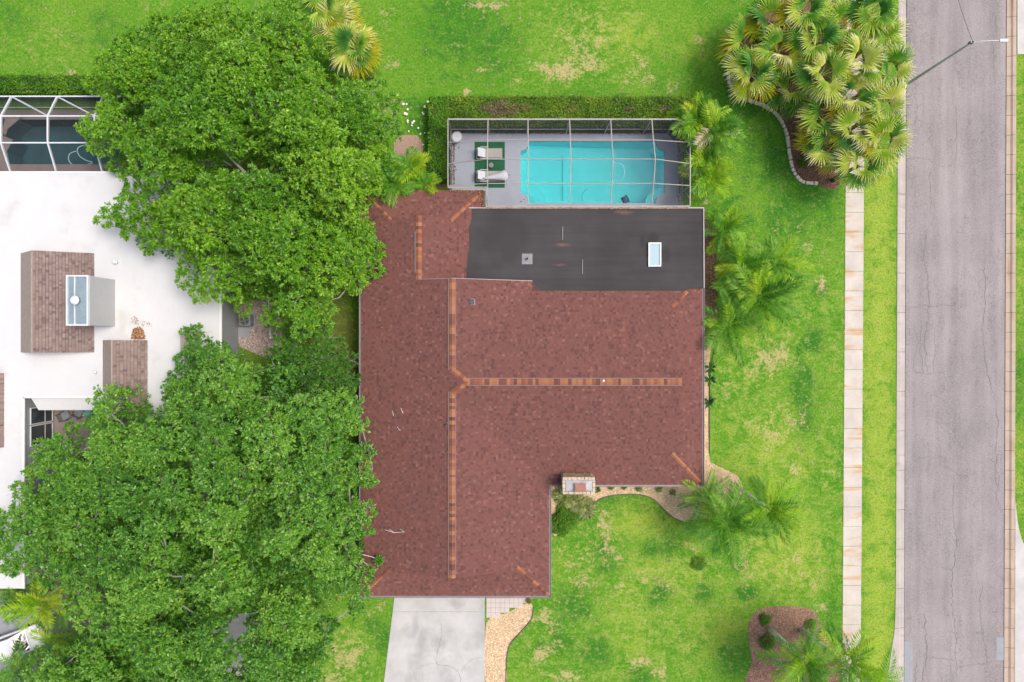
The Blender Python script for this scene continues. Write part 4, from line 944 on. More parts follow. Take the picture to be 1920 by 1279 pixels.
corner = Vector((P(907, 0, 2.9).x + .25, yN2 + .1, ze - .05))
beam("eave_beam", nn[0, 4], corner, .09, .12); beam("eave_beam", corner, Vector((corner.x, fy1 + .14, 3.2)), .08, .10)
for i in range(1, 6): beam("eave_beam", (nn[i, 4] if i > 1 else Vector((corner.x, fy1 + .14, 3.2))) - Vector((0, 0, .008)), nn[i + 1, 4] - Vector((0, 0, .008)), .08, .10)
def post(x, y, zt_): beam("post", (x, y, 0.0), (x, y, zt_ - .05), .075, .075)
for i in range(6): post(bx_[i], yNc, ze)
post(chm.x, yNc, ze); post(bx_[6], nn[6, 0].y, ze)
for j in range(1, 4): post(bx_[6], rows[j][0], ze); post(bx_[0], rows[j][0], ze)
post(bx_[6], fy1 + .3, ze); post(bx_[0], yN2 + .15, ze)
for z in (1.1,):
    for i in range(5): beam("chair_rail", (bx_[i] + .04, yNc, z), (bx_[i + 1] - .04, yNc, z), .045, .05)
    beam("chair_rail", (bx_[5] + .04, yNc, z), (chm.x, yNc, z), .045, .05); beam("chair_rail", (bx_[6], nn[6, 0].y, z), (bx_[6], fy1 + .3, z), .045, .05); beam("chair_rail", (bx_[0], yNc, z), (bx_[0], yN2 + .2, z), .045, .05)
for j in range(1, 4): beam("brace", (bx_[6] - .01, rows[j][0] - .04, 1.9), (bx_[6] - .01, rows[j][0] - .9, ze - .08), .04, .04)
beam("brace", (bx_[3] + .9, yNc - .01, ze - .1), (bx_[4] - .05, yNc - .01, 1.15), .03, .03) if False else None
def panel(pts, mat, par=cage, name="screen_panel"):
    link(name, mesh_np(name, [tuple(p) for p in pts], [list(range(len(pts)))], mat), par)
for i in range(6):
    for j in range(4):
        q = [nn[i, j], nn[i + 1, j], nn[i + 1, j + 1], nn[i, j + 1]]
        if i == 5 and j == 0: q = [nn[5, 0], chm, nn[6, 0], nn[6, 1], nn[5, 1]]
        if j == 3 and i == 0: q = [nn[0, 3], nn[1, 3], Vector((nn[1, 3].x, corner.y, 3.5)), nn[0, 4]]
        panel([p + Vector((0, 0, .03)) for p in q], "roof_screen")
for i in range(6):
    x1 = bx_[i + 1] if i < 5 else chm.x
    for z0, z1 in ((.05, 1.08), (1.12, ze - .05)): panel([(bx_[i] + .04, yNc, z0), (x1 - .04, yNc, z0), (x1 - .04, yNc, z1), (bx_[i] + .04, yNc, z1)], "wall_screen")
panel([(chm.x, chm.y, .05), (bx_[6], nn[6, 0].y, .05), (bx_[6], nn[6, 0].y, ze - .05), (chm.x, chm.y, ze - .05)], "wall_screen")
for xx, y0 in ((bx_[6], nn[6, 0].y), (bx_[0], yNc)):
    ys_ = [y0] + [rows[j][0] for j in (1, 2, 3)] + [fy1 + .3 if xx > 0 else yN2 + .15]
    for ya, yb_ in zip(ys_[:-1], ys_[1:]):
        panel([(xx, ya - .04, .05), (xx, yb_ + .04, .05), (xx, yb_ + .04, ze - .05), (xx, ya - .04, ze - .05)], "wall_screen")

# deck furniture
a = P(890, 352, .08); b = P(946.5, 266, .08)
mt = MB().box(a.x, b.x, a.y, b.y, ZD + .004, ZD + .02).build("turf_mat", "green_turf_mat"); tag(mt, "dark green turf mat beneath the two loungers", "mat")
def lounger(py, label):
    c = P(892, py, .3); t = thing("chaise_lounge", label, "lounger", (c.x, c.y, ZD + .02), "chaise lounges on the green mat")
    fr = MB()
    for s in (-.36, .36): fr.bar((.05, s, .30), (1.95, s, .30), .05, .05)
    fr.bar((.05, -.36, .30), (.05, .36, .30), .05, .04); fr.bar((1.95, -.36, .30), (1.95, .36, .30), .05, .04); fr.build("frame", "cushion", t)
    for x in (.15, 1.8):
        for s in (-.34, .34): MB().bar((x, s, 0), (x, s, .28), .05, .05).build("leg", "cushion", t)
    m = Matrix.Translation((.72, 0, .36)) @ Matrix.Rotation(math.radians(38), 4, 'Y') @ Matrix.Translation((-.72, 0, 0))
    MB().box(0, .70, -.33, .33, 0, .07, m).build("backrest", "white_fabric", t, bevel=.03)
    MB().box(.74, 1.92, -.33, .33, .33, .41).build("seat_cushion", "cushion", t, bevel=.03)
    for s in (-.42, .42): MB().bar((.35, s, .55), (.95, s, .52), .05, .03).build("armrest", "white_fabric", t)
    return t
lounger(288.5, "beige chaise lounge with raised back, the uncovered one"); lounger(331, "chaise lounge under the closed white umbrella")
um = thing("closed_umbrella", "closed white patio umbrella lying over a lounger", "umbrella", (P(907, 334, .8).x, P(907, 334, .8).y, .56))
pts = []; V = []; Fs = []; nseg = 16; prof = [(0, .03), (.25, .09), (.7, .17), (1.2, .24), (1.55, .33), (1.72, .26), (1.8, .08)]
for i, (x, r) in enumerate(prof):
    for k in range(nseg):
        t = 2 * math.pi * k / nseg; rr = r * (1 + .22 * (k % 2) + random.uniform(-.08, .08)); V.append((x, rr * math.cos(t), max(-.02, rr * math.sin(t) * .75 + .18)))
for i in range(len(prof) - 1):
    for k in range(nseg): Fs.append([i * nseg + k, i * nseg + (k + 1) % nseg, (i + 1) * nseg + (k + 1) % nseg, (i + 1) * nseg + k])
link("canopy", mesh_np("canopy", V, Fs, "white_fabric", smooth_=True), um); MB().tube([(-.1, 0, .18), (1.95, 0, .18)], .022, 8).build("pole", "dark_metal", um); um.rotation_euler = (0, 0, .13)
def round_table(px, py, r, h, mat, label, nm="round_table", z0=ZD):
    c = P(px, py, h); t = thing(nm, label, "table", (c.x, c.y, z0))
    MB().disc((0, 0), r, h - .03, h, 28).build("table_top", mat, t); MB().disc((0, 0), r * .82, h - .002, h + .006, 28).build("top_inlay", "white_fabric" if mat != "dark_metal" else "vent_grey", t); MB().disc((0, 0), .05, 0, h - .03, 10).build("pedestal", mat, t); MB().disc((0, 0), r * .5, 0, .04, 20).build("foot", mat, t)
    return t
round_table(857, 257, .42, .72, "wicker_grey", "pale round patio table in the pool cage's left corner")
round_table(921, 310, .2, .45, "dark_metal", "small dark round side table between the loungers", z0=ZD + .02)
pp_ = thing("pool_pump_pot", "dark potted plant in the pool cage's right corner", "plant pot", (P(1267, 257).x, P(1267, 257).y, ZD))
MB().disc((0, 0), .2, 0, .4, 16, .26).build("pot", "dark_metal", pp_)
for k in range(9):
    t = k * .7; MB().tube([(0, 0, .38), (.18 * math.cos(t), .18 * math.sin(t), .6), (.36 * math.cos(t), .36 * math.sin(t), .55)], [.015, .05, .005], 4).build("leaf", "brown_bark" if k % 3 else "mushroom_white", pp_)
for (x, y, s) in ((977, 378, .05), (983, 374, .045), (860, 277, .06), (853, 313, .07), (855, 318, .05)):
    c = P(x, y, ZD); tag(MB().dome((c.x, c.y, ZD), s, s * .8, 8, 3).build("deck_fitting", "dark_metal"), "small dark round fitting on the pool deck, " + {977: "left one at the pool's lower left", 983: "right one at the pool's lower left", 860: "below the round patio table", 853: "upper of two by the left screen", 855: "lower of two by the left screen"}[x], "deck fitting", "dark fittings on the pool deck")
# dead leaves blown along the foot of the screen walls
scatter_stones("leaf_litter", [(849, 262), (853, 262), (852, 345), (849, 348)], 240, (0.02, 0.06), "bark_chip", ZD + .004, "dark leaves blown against the cage's left screen", "leaf litter", flat=.3)
scatter_stones("leaf_litter", [(900, 249), (1230, 249.5), (1230, 252.5), (1100, 251.5), (900, 252)], 260, (0.02, 0.05), "bark_chip", ZD + .004, "dark leaves along the far foot of the cage", "leaf litter", flat=.3)
scatter_stones("leaf_litter", [(1269, 262), (1275, 262), (1275, 385), (1270, 385)], 160, (0.02, 0.05), "bark_chip", ZD + .004, "dark leaves along the cage's right foot", "leaf litter", flat=.3)

# ------------------------------------------------------------------ neighbour's white-roofed house
nh = thing("house", "neighbouring house with bright white flat roof and grey walls", "house")
ZR = 3.2
def pr(px, py, z=ZR): return P2(px, py, z)
x_e, y_n = pr(413, 0)[0], pr(0, 327)[1]; x_cw = pr(43, 0)[0]; x_ce = pr(240, 0)[0]; y_cn = pr(0, 741)[1]; y_s = pr(0, 1100)[1]; y_se = pr(0, 985)[1]; x_w = -60
body = MB()
body.box(x_w, x_cw, y_s, y_n, 0, ZR); body.box(x_cw + .0, x_e, y_cn, y_n - .001, 0, ZR - .001); body.box(x_ce, x_e, y_se, y_cn, 0, ZR - .001); body.build("wall", "grey_siding", nh)
def roofpoly(): return [(x_w, y_s - .1), (x_cw + .12, y_s - .1), (x_cw + .12, y_cn - .12), (x_ce - .12, y_cn - .12), (x_ce - .12, y_se - .1), (x_e + .08, y_se - .1), (x_e + .08, y_n + .1), (x_w, y_n + .1)]
poly_sheet("white_roof", roofpoly(), ZR + .02, "white_roofing", parent=nh, thick=.08)
rp = roofpoly()
for a, b in zip(rp[1:-1], rp[2:]): MB().bar((*a, ZR + .10), (*b, ZR + .10), .16, .09).build("roof_edge", "white_paint", nh)
def wedge(x0, xr_, x1, y0, y1, zb, zt, label_mat="brown_shingle"):
    w_ = link("shingled_dormer", None, nh)
    k1 = (zt - zb) / (x1 - xr_); shingles("dormer_shingles", w_, [[(xr_, y0), (x1, y0), (x1, y1), (xr_, y1)]], (x1, 0), (-1, 0), zb, k1, label_mat, ex=.17, wid=.15)
    k2 = (zt - zb) / (xr_ - x0); link("dormer_back", mesh_np("dormer_back", [(x0, y0, zb), (xr_, y0, zt), (xr_, y1, zt), (x0, y1, zb)], [[0, 1, 2, 3]], "tan_panel"), w_)
    for yy in (y0, y1): link("dormer_cheek", mesh_np("dormer_cheek", [(x0, yy, zb), (x1, yy, zb), (xr_, yy, zt - .04)], [[0, 1, 2]], "tan_panel"), w_)
    MB().bar((xr_, y0, zt + .01), (xr_, y1, zt + .01), .1, .05).build("dormer_ridge", "tan_panel", w_)
wedge(pr(38, 0, 3.3)[0], pr(60, 0, 4.9)[0], pr(177, 0, 3.3)[0], pr(0, 661, 3.9)[1], pr(0, 473, 3.9)[1], 3.28, 4.9)
wedge(pr(192, 0, 3.3)[0], pr(210, 0, 4.6)[0], pr(277, 0, 3.3)[0], pr(0, 790, 3.9)[1], pr(0, 638, 3.9)[1], 3.28, 4.6)
wedge(pr(-60, 0, 3.3)[0], pr(-40, 0, 4.6)[0], pr(8, 0, 3.3)[0], pr(0, 840, 3.6)[1], pr(0, 700, 3.6)[1], 3.28, 4.6)
# metal-capped chimney chase
cc = link("chimney_chase", None, nh)
zt2 = 6.3; x1 = pr(166, 0, zt2)[0]; x0 = pr(126, 0, zt2)[0]; y0 = pr(0, 610, zt2)[1]; y1 = pr(0, 517, zt2)[1]
plain("chase_metal", (0.40, 0.41, 0.43), 0.5, 0.06, 2.0, 30, 0.4)
MB().box(x0, x1, y0, y1, 3.2, zt2 - .02).build("chase_wall", "chase_metal", cc)
mb = MB(); e_ = .07
mb.box(x0 - .03, x1 + .03, y0 - .03, y0 + e_, zt2 - .1, zt2 + .1); mb.box(x0 - .03, x1 + .03, y1 - e_, y1 + .03, zt2 - .1, zt2 + .1); mb.box(x0 - .03, x0 + e_, y0 + e_, y1 - e_, zt2 - .1, zt2 + .1); mb.box(x1 - e_, x1 + .03, y0 + e_, y1 - e_, zt2 - .1, zt2 + .1); mb.box((x0 + x1) / 2 - .03 - .18, (x0 + x1) / 2 + .03 - .18, y0 + e_, y1 - e_, zt2, zt2 + .07); mb.build("chase_rim", "white_metal", cc)
plain("chase_blue", (0.26, 0.34, 0.37), 0.35, 0.12, 3.0, 20, 0.5, metal=0.3)
MB().add([(x0 + e_, y0 + e_, zt2), (x1 - e_, y0 + e_, zt2), (x1 - e_, y1 - e_, zt2), (x0 + e_, y1 - e_, zt2), ((x0 + x1) / 2, (y0 + y1) / 2, zt2 + .06)], [[0, 1, 4], [1, 2, 4], [2, 3, 4], [3, 0, 4]]).build("chase_pan", "chase_blue", cc)
MB().disc(((x0 + x1) / 2, (y0 + y1) / 2), .22, zt2 + .0, zt2 + .34, 20).build("flue_pipe", "galvanised", cc); MB().disc(((x0 + x1) / 2, (y0 + y1) / 2), .30, zt2 + .34, zt2 + .42, 20, .22).build("flue_cap", "white_metal", cc)
# odds on the white roof
for xx in (pr(290, 0)[0], pr(330, 0)[0]):
    MB().box(xx - .04, xx + .04, y_cn + .3, y_n - .2, ZR + .098, ZR + .112).build("roof_seam", "white_roofing", nh)
for yy in (pr(0, 395)[1], pr(0, 690)[1]):
    MB().box(x_w + 1, x_e - .3, yy - .04, yy + .04, ZR + .097, ZR + .110).build("roof_seam", "white_roofing", nh)
for (px, py, r, h) in ((218, 491, .13, .3), (179, 698, .09, .2)):
    c = pr(px, py, ZR + .2); v = link("roof_pipe", None, nh); MB().disc(c, r, ZR + .1, ZR + .1 + h, 14).build("pipe", "white_metal", v); MB().disc(c, r * 1.35, ZR + .1 + h, ZR + .14 + h, 14, r).build("cap", "white_metal", v)
a = pr(338, 663, 3.5); b = pr(372, 621, 3.5); mb = MB(); mb.box(a[0], b[0], a[1], b[1], 3.25, 3.5); mb.build("roof_hatch", "tan_panel", nh, bevel=.02)
scatter_stones("leaf_litter", [(246, 636), (250, 617), (262, 612), (270, 620), (273, 636)], 420, (0.03, 0.07), "litter_chip", ZR + .105, "pile of rust-brown leaves on the white roof above a dormer", "leaf litter", zvar=.06, flat=.5)
scatter_stones("leaf_litter", [(240, 604), (252, 592), (262, 600), (280, 604), (284, 612), (266, 612), (250, 606)], 70, (0.02, 0.05), "litter_chip", ZR + .105, "thin scatter of brown leaves on the white roof", "leaf litter", zvar=.03, flat=.5)
# courtyard
poly = [(x_cw, -30), (x_ce + .01, -30), (x_ce + .01, y_cn + .01), (x_cw, y_cn + .01)]
cf = poly_sheet("courtyard_floor", poly, 0.02, "pink_deck"); tag(cf, "pale courtyard floor inside the neighbouring house", "courtyard", kind="structure")
for (ya, yb_) in ((764, 792), (797, 832)):
    gl = link("glass_door", None, nh)
    for q0, q1 in ((.35, 1.15), (1.2, 2.55)):
        pass
    y1_, y0_ = P(0, ya, 1.5).y, P(0, yb_, 1.5).y
    xx = x_cw + .03
    MB().box(xx - .02, xx + .03, y0_, y1_, .25, 2.5).build("pane", "dark_glass", gl)
    fr = MB(); fr.box(xx, xx + .07, y0_ - .06, y0_, .2, 2.56); fr.box(xx, xx + .07, y1_, y1_ + .06, .2, 2.56); fr.box(xx, xx + .07, y0_, y1_, 2.5, 2.56); fr.box(xx, xx + .07, y0_, y1_, .2, .26); fr.box(xx, xx + .05, y0_, y1_, 1.0, 1.05); fr.build("frame", "white_metal", gl)
aw = link("awning", None, nh)
xa, xb = pr(58, 0, 3.1)[0], x_ce - .3; yo = P(0, 769, 2.6).y
mb = MB(); mb.add([(xa, y_cn - .13, 3.15), (xb, y_cn - .13, 3.15), (xb, yo, 2.62), (xa + .2, yo, 2.62)], [[3, 2, 1, 0]]); mb.build("awning_fabric", "awning_fabric", aw)
n_s = 26; V = []; Fs = []
for i in range(n_s + 1):
    x = xa + .2 + (xb - xa - .2) * i / n_s; V += [(x, yo, 2.62), (x, yo - .02, 2.42 + .05 * (i % 2))]
for i in range(n_s): Fs.append([2 * i, 2 * i + 1, 2 * i + 3, 2 * i + 2])
link("valance", mesh_np("valance", V, Fs, "awning_fabric"), aw)
for xx in (xa + .2, xb - .1): MB().bar((xx, y_cn - .13, 2.7), (xx, yo + .02, 2.6), .04, .04).build("awning_arm", "white_metal", aw)
def patio_chair(px, py, rz, label):
    c = P(px, py, .4); t = thing("patio_chair", label, "chair", (c.x, c.y, .024), "chairs in the courtyard"); t.rotation_euler = (0, 0, rz)
    MB().box(-.28, .28, -.3, .3, .38, .44).build("seat", "vent_grey", t, bevel=.02); MB().bar((-.3, -.28, .44), (-.42, -.28, .95), .04, .04).build("back_post", "dark_metal", t); MB().bar((-.3, .28, .44), (-.42, .28, .95), .04, .04).build("back_post", "dark_metal", t)
    MB().box(-.4, -.36, -.28, .28, .55, .92).build("backrest", "vent_grey", t)
    for sx in (-.26, .26):
        for sy in (-.28, .28): MB().bar((sx, sy, 0), (sx, sy, .4), .035, .035).build("leg", "dark_metal", t)
    for sy in (-.33, .33): MB().bar((-.32, sy, .62), (.3, sy, .6), .05, .03).build("armrest", "dark_metal", t)
patio_chair(124, 779, .5, "grey patio chair on the courtyard floor, the left one"); patio_chair(150, 772, 1.2, "grey patio chair beside the blue cooler")
t = thing("cooler", "blue box cooler near the courtyard awning", "cooler", (*P2(166, 774, .3), .024))
MB().box(-.35, .35, -.22, .22, 0, .4).build("body", "blue_plastic", t, bevel=.03); MB().box(-.37, .37, -.24, .24, .4, .47).build("lid", "blue_plastic", t, bevel=.02); MB().tube([(-.37, 0, .3), (-.42, 0, .42), (-.37, 0, .46)], .015, 5).build("handle", "white_paint", t)

# neighbour's screen cage and dark pool
npool = thing("swimming_pool", "dark teal swimming pool in the neighbour's white-framed cage", "swimming pool")
npo = [P2(-140, 308, ZD), P2(18, 308, ZD), P2(12, 284, ZD), P2(24, 262, ZD), P2(10, 256, ZD), P2(12, 243, ZD), P2(34, 224, ZD), P2(228, 224, ZD), P2(228, 308, ZD)][1:]
nd = poly_sheet("pool_deck", [(P(-200, 0).x, y_n), (P(240, 0).x, y_n), (P(240, 0).x, P(0, 207).y), (P(-200, 0).x, P(0, 207).y)], ZD, "pink_deck", [npo]); tag(nd, "brownish-pink deck round the neighbour's dark pool", "pool deck", kind="structure")
basin(npool, npo, lambda x, y: -1.6, "dark_plaster", "tile_band", ZD)
MB().prism([(x - .03 if x < -33 else x + .03, y) for x, y in npo], -2.0, -.05).build("water", "dark_pool_water", npool)
spa = link("spa_wall", None, npool)
sp = [P2(-30, 214, .4), P2(40, 214, .4), P2(38, 222, .4), P2(14, 242, .4), P2(11, 252, .4), P2(-30, 252, .4)]
poly_sheet("spa_rim", sp, .36, "pink_deck", [[P2(-25, 222, .4), P2(10, 222, .4), P2(6, 240, .4), P2(-25, 244, .4)]], parent=spa, thick=.06)
MB().prism([P2(-25, 222, .4), P2(10, 222, .4), P2(6, 240, .4), P2(-25, 244, .4)], .05, .30).build("spa_water", "dark_glass", spa)
def nhose(pts, label):
    return hose(pts, -.055, .03, "hose_pale", label)
nhose([(142, 283), (130, 288), (128, 300), (138, 311), (150, 312), (164, 308), (172, 304), (160, 300), (148, 292), (144, 280), (150, 274), (160, 273), (168, 280), (174, 292)], "pale blue hose coiled on the neighbour's dark pool")
ncage = thing("pool_cage", "white-framed screen cage over the neighbour's dark pool", "pool cage")
yn_ = [P(0, 181, 2.7).y, P(0, 218, 3.7).y, P(0, 268, 3.7).y, y_n + .15]; zn_ = [2.7, 3.7, 3.7, 2.75]
xb_ = [P(108, 0, 2.7).x + 3.24 * k for k in (-2, -1, 0, 1, 2)]
for k, x in enumerate(xb_):
    for j in range(3): beam("rafter", (x, yn_[j], zn_[j]), (x, yn_[j + 1], zn_[j + 1]), .10, .14, ncage, "white_metal")
    beam("post", (x, yn_[0], 0), (x, yn_[0], 2.6), .08, .08, ncage, "white_metal")
    if k < 4:
        for j in range(3): beam("eave_beam" if j == 0 else "purlin", (x, yn_[j], zn_[j] + .006), (xb_[k + 1], yn_[j], zn_[j] + .006), .09, .09, ncage, "white_metal")
        beam("sill_rail", (x + .04, yn_[0], .45), (xb_[k + 1] - .04, yn_[0], .45), .05, .05, ncage, "white_metal")
        beam("roof_brace", (x + .06, yn_[0] - .06, 2.72), (xb_[k + 1] - .06, yn_[1] + .04, 3.66), .09, .08, ncage, "white_metal")
        for j in range(3): panel([(x, yn_[j], zn_[j] + .03), (xb_[k + 1], yn_[j], zn_[j] + .03), (xb_[k + 1], yn_[j + 1], zn_[j + 1] + .03), (x, yn_[j + 1], zn_[j + 1] + .03)], "dark_roof_screen", ncage)
        panel([(x + .04, yn_[0], .05), (xb_[k + 1] - .04, yn_[0], .05), (xb_[k + 1] - .04, yn_[0], 2.62), (x + .04, yn_[0], 2.62)], "wall_screen", ncage)

# side yard of the neighbour: air conditioner, fences, litter
ac = thing("air_conditioner", "grey air conditioner beside the neighbour's wall under the oak", "air conditioner", (*P2(459, 601, .8), .0))
MB().box(-.55, .55, -.55, .55, 0, .1).build("pad", "grey_slab", ac); MB().box(-.42, .42, -.42, .42, .1, .85).build("casing", "vent_grey", ac, bevel=.1)
MB().disc((0, 0), .33, .845, .86, 24).build("fan_opening", "dark_metal", ac); MB().disc((0, 0), .11, .86, .885, 16).build("fan_hub", "galvanised", ac)
for k in range(4):
    t = k * math.pi / 2 + .3; MB().bar((.1 * math.cos(t), .1 * math.sin(t), .868), (.32 * math.cos(t), .32 * math.sin(t), .868), .10, .01).build("fan_blade", "galvanised", ac)
a = P(428, 632); b = P(468, 614)
tag(MB().box(a.x, b.x, a.y, b.y, 0.0, .05).build("concrete_pad", "grey_slab"), "grey concrete pad below the air conditioner", "pad")
litter_px = [(440, 565), (530, 560), (528, 660), (500, 672), (450, 650), (438, 620)]
poly_sheet_ = tag(poly_sheet("planting_bed", [P2(*p) for p in litter_px], .01, "pale_bark_chips"), "pale bark bed between the neighbour's wall and fence", "planting bed", kind="structure")
scatter_stones("bark_litter", litter_px, 3200, (0.02, 0.07), "pale_chip", .014, "pale bark litter beside the white lattice fence", "litter", flat=.3)
def lattice(p0, p1, h, label, n):
    a = P(*p0, h); b = P(*p1, h); t = thing("lattice_fence", label, "fence", (0, 0, 0)); d = (b - a).normalized(); L = (b - a).length
    for z in (.25, h - .04): MB().bar((a.x, a.y, z), (b.x, b.y, z), .06, .08).build("rail", "white_paint", t)
    for k in range(n):
        p = a + d * (L * (k + .5) / n); off = .05 if k % 2 else -.05; q = Vector((-d.y, d.x, 0)) * off
        MB().bar((p.x + q.x - d.x * .06, p.y + q.y - d.y * .06, .1), (p.x + q.x + d.x * .06, p.y + q.y + d.y * .06, h), .07, .025).build("slat", "white_paint", t)
    for p in (a, b): MB().bar((p.x, p.y, 0), (p.x, p.y, h + .08), .1, .1).build("post", "white_paint", t)
lattice((330, 303), (414, 299), 1.8, "white lattice fence showing through the gap in the oak crown", 18)
lattice((447, 318), (448, 352), 1.7, "short white lattice panel at the end of the oak's gap", 8)
lattice((503, 558), (507, 634), 1.6, "white lattice fence beside the bark bed near the air conditioner", 14)
poly = [P2(400, 1150), P2(520, 1150), P2(540, 1500), P2(400, 1500)]
d_ = poly_sheet("driveway", poly, .02, "white_concrete"); tag(d_, "white concrete paving glimpsed through the lower oak's crown", "driveway", kind="structure")
poly = [P2(-60, 1108), P2(100, 1108), P2(110, 1400), P2(-60, 1400)]
d_ = poly_sheet("driveway", poly, .016, "grey_slab"); tag(d_, "grey paving in front of the neighbouring house, lower left", "driveway", kind="structure")
# parked car, mostly under foliage
car = thing("parked_car", "white car with dark windscreen under the trees, lower left corner", "car", (*P2(20, 1212, 1.0), .02)); car.rotation_euler = (0, 0, .35)
prof = [(-2.2, .35), (-2.25, .75), (-1.75, .95), (2.15, .78), (2.25, .5), (2.2, .3)]
V = []; Fs = []
for s in (-.88, -.80, .80, .88):
    zz = -.05 if abs(s) > .85 else 0
    V += [(x, s, z + zz) for x, z in prof]
n = len(prof)
for r_ in range(3):
    for i in range(n): Fs.append([r_ * n + i, r_ * n + (i + 1) % n, (r_ + 1) * n + (i + 1) % n, (r_ + 1) * n + i])
Fs += [list(range(n))[::-1], [3 * n + i for i in range(n)]]
o_ = link("body", mesh_np("body", V, Fs, "car_white"), car); bv = o_.modifiers.new("bevel", 'BEVEL'); bv.width = .06; bv.segments = 3
MB().add([(-1.7, -.78, .9), (-1.7, .78, .9), (-1.2, -.62, 1.42), (-1.2, .62, 1.42), (.35, -.62, 1.42), (.35, .62, 1.42), (1.25, -.78, .86), (1.25, .78, .86)], [[0, 2, 3, 1], [2, 4, 5, 3], [0, 6, 4, 2], [1, 3, 5, 7], [4, 6, 7, 5]]).build("roof", "car_white", car, bevel=.05)
MB().add([(.42, -.60, 1.415), (.42, .60, 1.415), (1.20, .74, .925), (1.20, -.74, .925)], [[0, 3, 2, 1]]).build("windscreen", "car_glass", car)
MB().add([(-1.24, -.58, 1.42), (-1.24, .58, 1.42), (-1.68, .7, .965), (-1.68, -.7, .965)], [[0, 1, 2, 3]]).build("rear_window", "car_glass", car)
for s in (-1, 1): MB().add([(-1.5, s * .745, 1.0), (1.05, s * .755, .96), (.3, s * .655, 1.38), (-1.15, s * .655, 1.38)], [[0, 1, 2, 3]]).build("side_window", "car_glass", car); MB().box(1.95, 2.24, s * .8 - .1, s * .8 + .06, .55, .7).build("headlight", "skylight_glass", car, bevel=.03)
for x in (-1.4, 1.35):
    for s in (-1, 1):
        wv = link("wheel", None, car, (x, s * .82, .32)); t_ = MB(); t_.disc((0, 0), .32, -.1, .1, 20); o_ = t_.build("tyre", "rubber", wv); o_.rotation_euler = (math.pi / 2, 0, 0); t_ = MB(); t_.disc((0, 0), .19, -.105, .105, 16); o_ = t_.build("rim", "galvanised", wv); o_.rotation_euler = (math.pi / 2, 0, 0)

# small garden things near the cage's left side
pt = thing("patio", "rounded patch of pink pavers left of the pool hedge", "patio"); pt["kind"] = "structure"; del pt["category"]
pav = spline([(742, 262), (752, 254), (775, 253), (790, 262), (793, 285), (790, 305), (770, 312), (745, 308), (738, 285)], 4, True)
mb = MB()
for i in range(18):
    for j in range(20):
        cx, cy = 737 + i * 3.4, 252 + j * 3.4
        if inside(pav, [cx], [cy])[0]:
            a = P(cx - 1.58, cy + 1.58); b = P(cx + 1.58, cy - 1.58); mb.box(a.x, b.x, a.y, b.y, -.02, .02 + random.uniform(0, .008))
o_ = mb.build("pavers", "pink_paver", pt); o_["kind"] = "stuff"
path = [P2(785, 300), P2(795, 330), P2(800, 352), P2(846, 352), P2(846, 326), P2(812, 326), P2(804, 296)]
o_ = poly_sheet("path", path, .008, "mulch"); tag(o_, "dark mulch path between the hedge end and the roof edge", "path", kind="structure")
gb = thing("garden_globe", "turquoise gazing globe on a pedestal by the pink pavers", "garden ornament", (*P2(755, 299, .8), 0))
MB().disc((0, 0), .16, 0, .06, 16).build("foot", "grey_slab", gb); MB().disc((0, 0), .09, .06, .62, 14, .07).build("pedestal", "grey_slab", gb)
g_ = MB(); g_.dome((0, 0, .8), .19, .19, 18, 6); vs_ = g_.v[:]; g_.add([(x, y, 1.6 - z) for x, y, z in vs_], [f[::-1] for f in g_.f[:]]); g_.build("globe", "turquoise", gb, smooth_=True)
mush = [(756, 195, .14), (762, 195, .10), (764, 205, .11), (759, 213, .15), (762, 214, .13), (764, 226, .11), (764, 229, .1), (773, 230, .12), (776, 227, .12), (772, 235, .1), (784, 240, .11), (747, 234, .08), (766, 246, .09), (788, 251, .09), (796, 249, .06), (793, 271, .09), (796, 200, .13), (802, 191, .12), (816, 183, .10), (792, 211, .09), (794, 214, .1), (740, 243, .07)]
mlabs = {0: "large white mushroom at the top left of the scattered ring", 1: "small white mushroom touching the top left one", 2: "small white mushroom just below the top left pair", 3: "largest white mushroom, below the top left pair", 4: "white mushroom overlapping the largest one", 5: "oval white mushroom in the ring's middle left", 6: "white mushroom directly below the oval one", 7: "white mushroom left in the central pair", 8: "white mushroom right in the central pair", 9: "small white mushroom below the central pair", 10: "white mushroom above the pavers toward the hedge", 11: "small white mushroom at the oak's right fringe", 12: "small white mushroom just above the rounded pavers", 13: "small white mushroom between pavers and hedge", 14: "smallest white mushroom, nearest the hedge foot", 15: "white mushroom at the paver patch's right edge", 16: "large white mushroom in the right arc near the hedge corner", 17: "white mushroom second from the top of the right arc", 18: "topmost white mushroom of the right arc", 19: "upper white mushroom of the pair low in the right arc", 20: "lower white mushroom of the pair low in the right arc", 21: "tiny white mushroom half under the oak's fringe"}
for mi, (px, py, r) in enumerate(mush):
    c = P(px, py, .15); r *= .8; t = thing("mushroom", mlabs[mi], "mushroom", (c.x, c.y, 0), "ring of white mushrooms")
    MB().disc((0, 0), r * .25, 0, .12, 8).build("stem", "mushroom_white", t); MB().dome((0, 0, .11), r, r * .6, 12, 4).build("cap", "mushroom_white", t, smooth_=True)

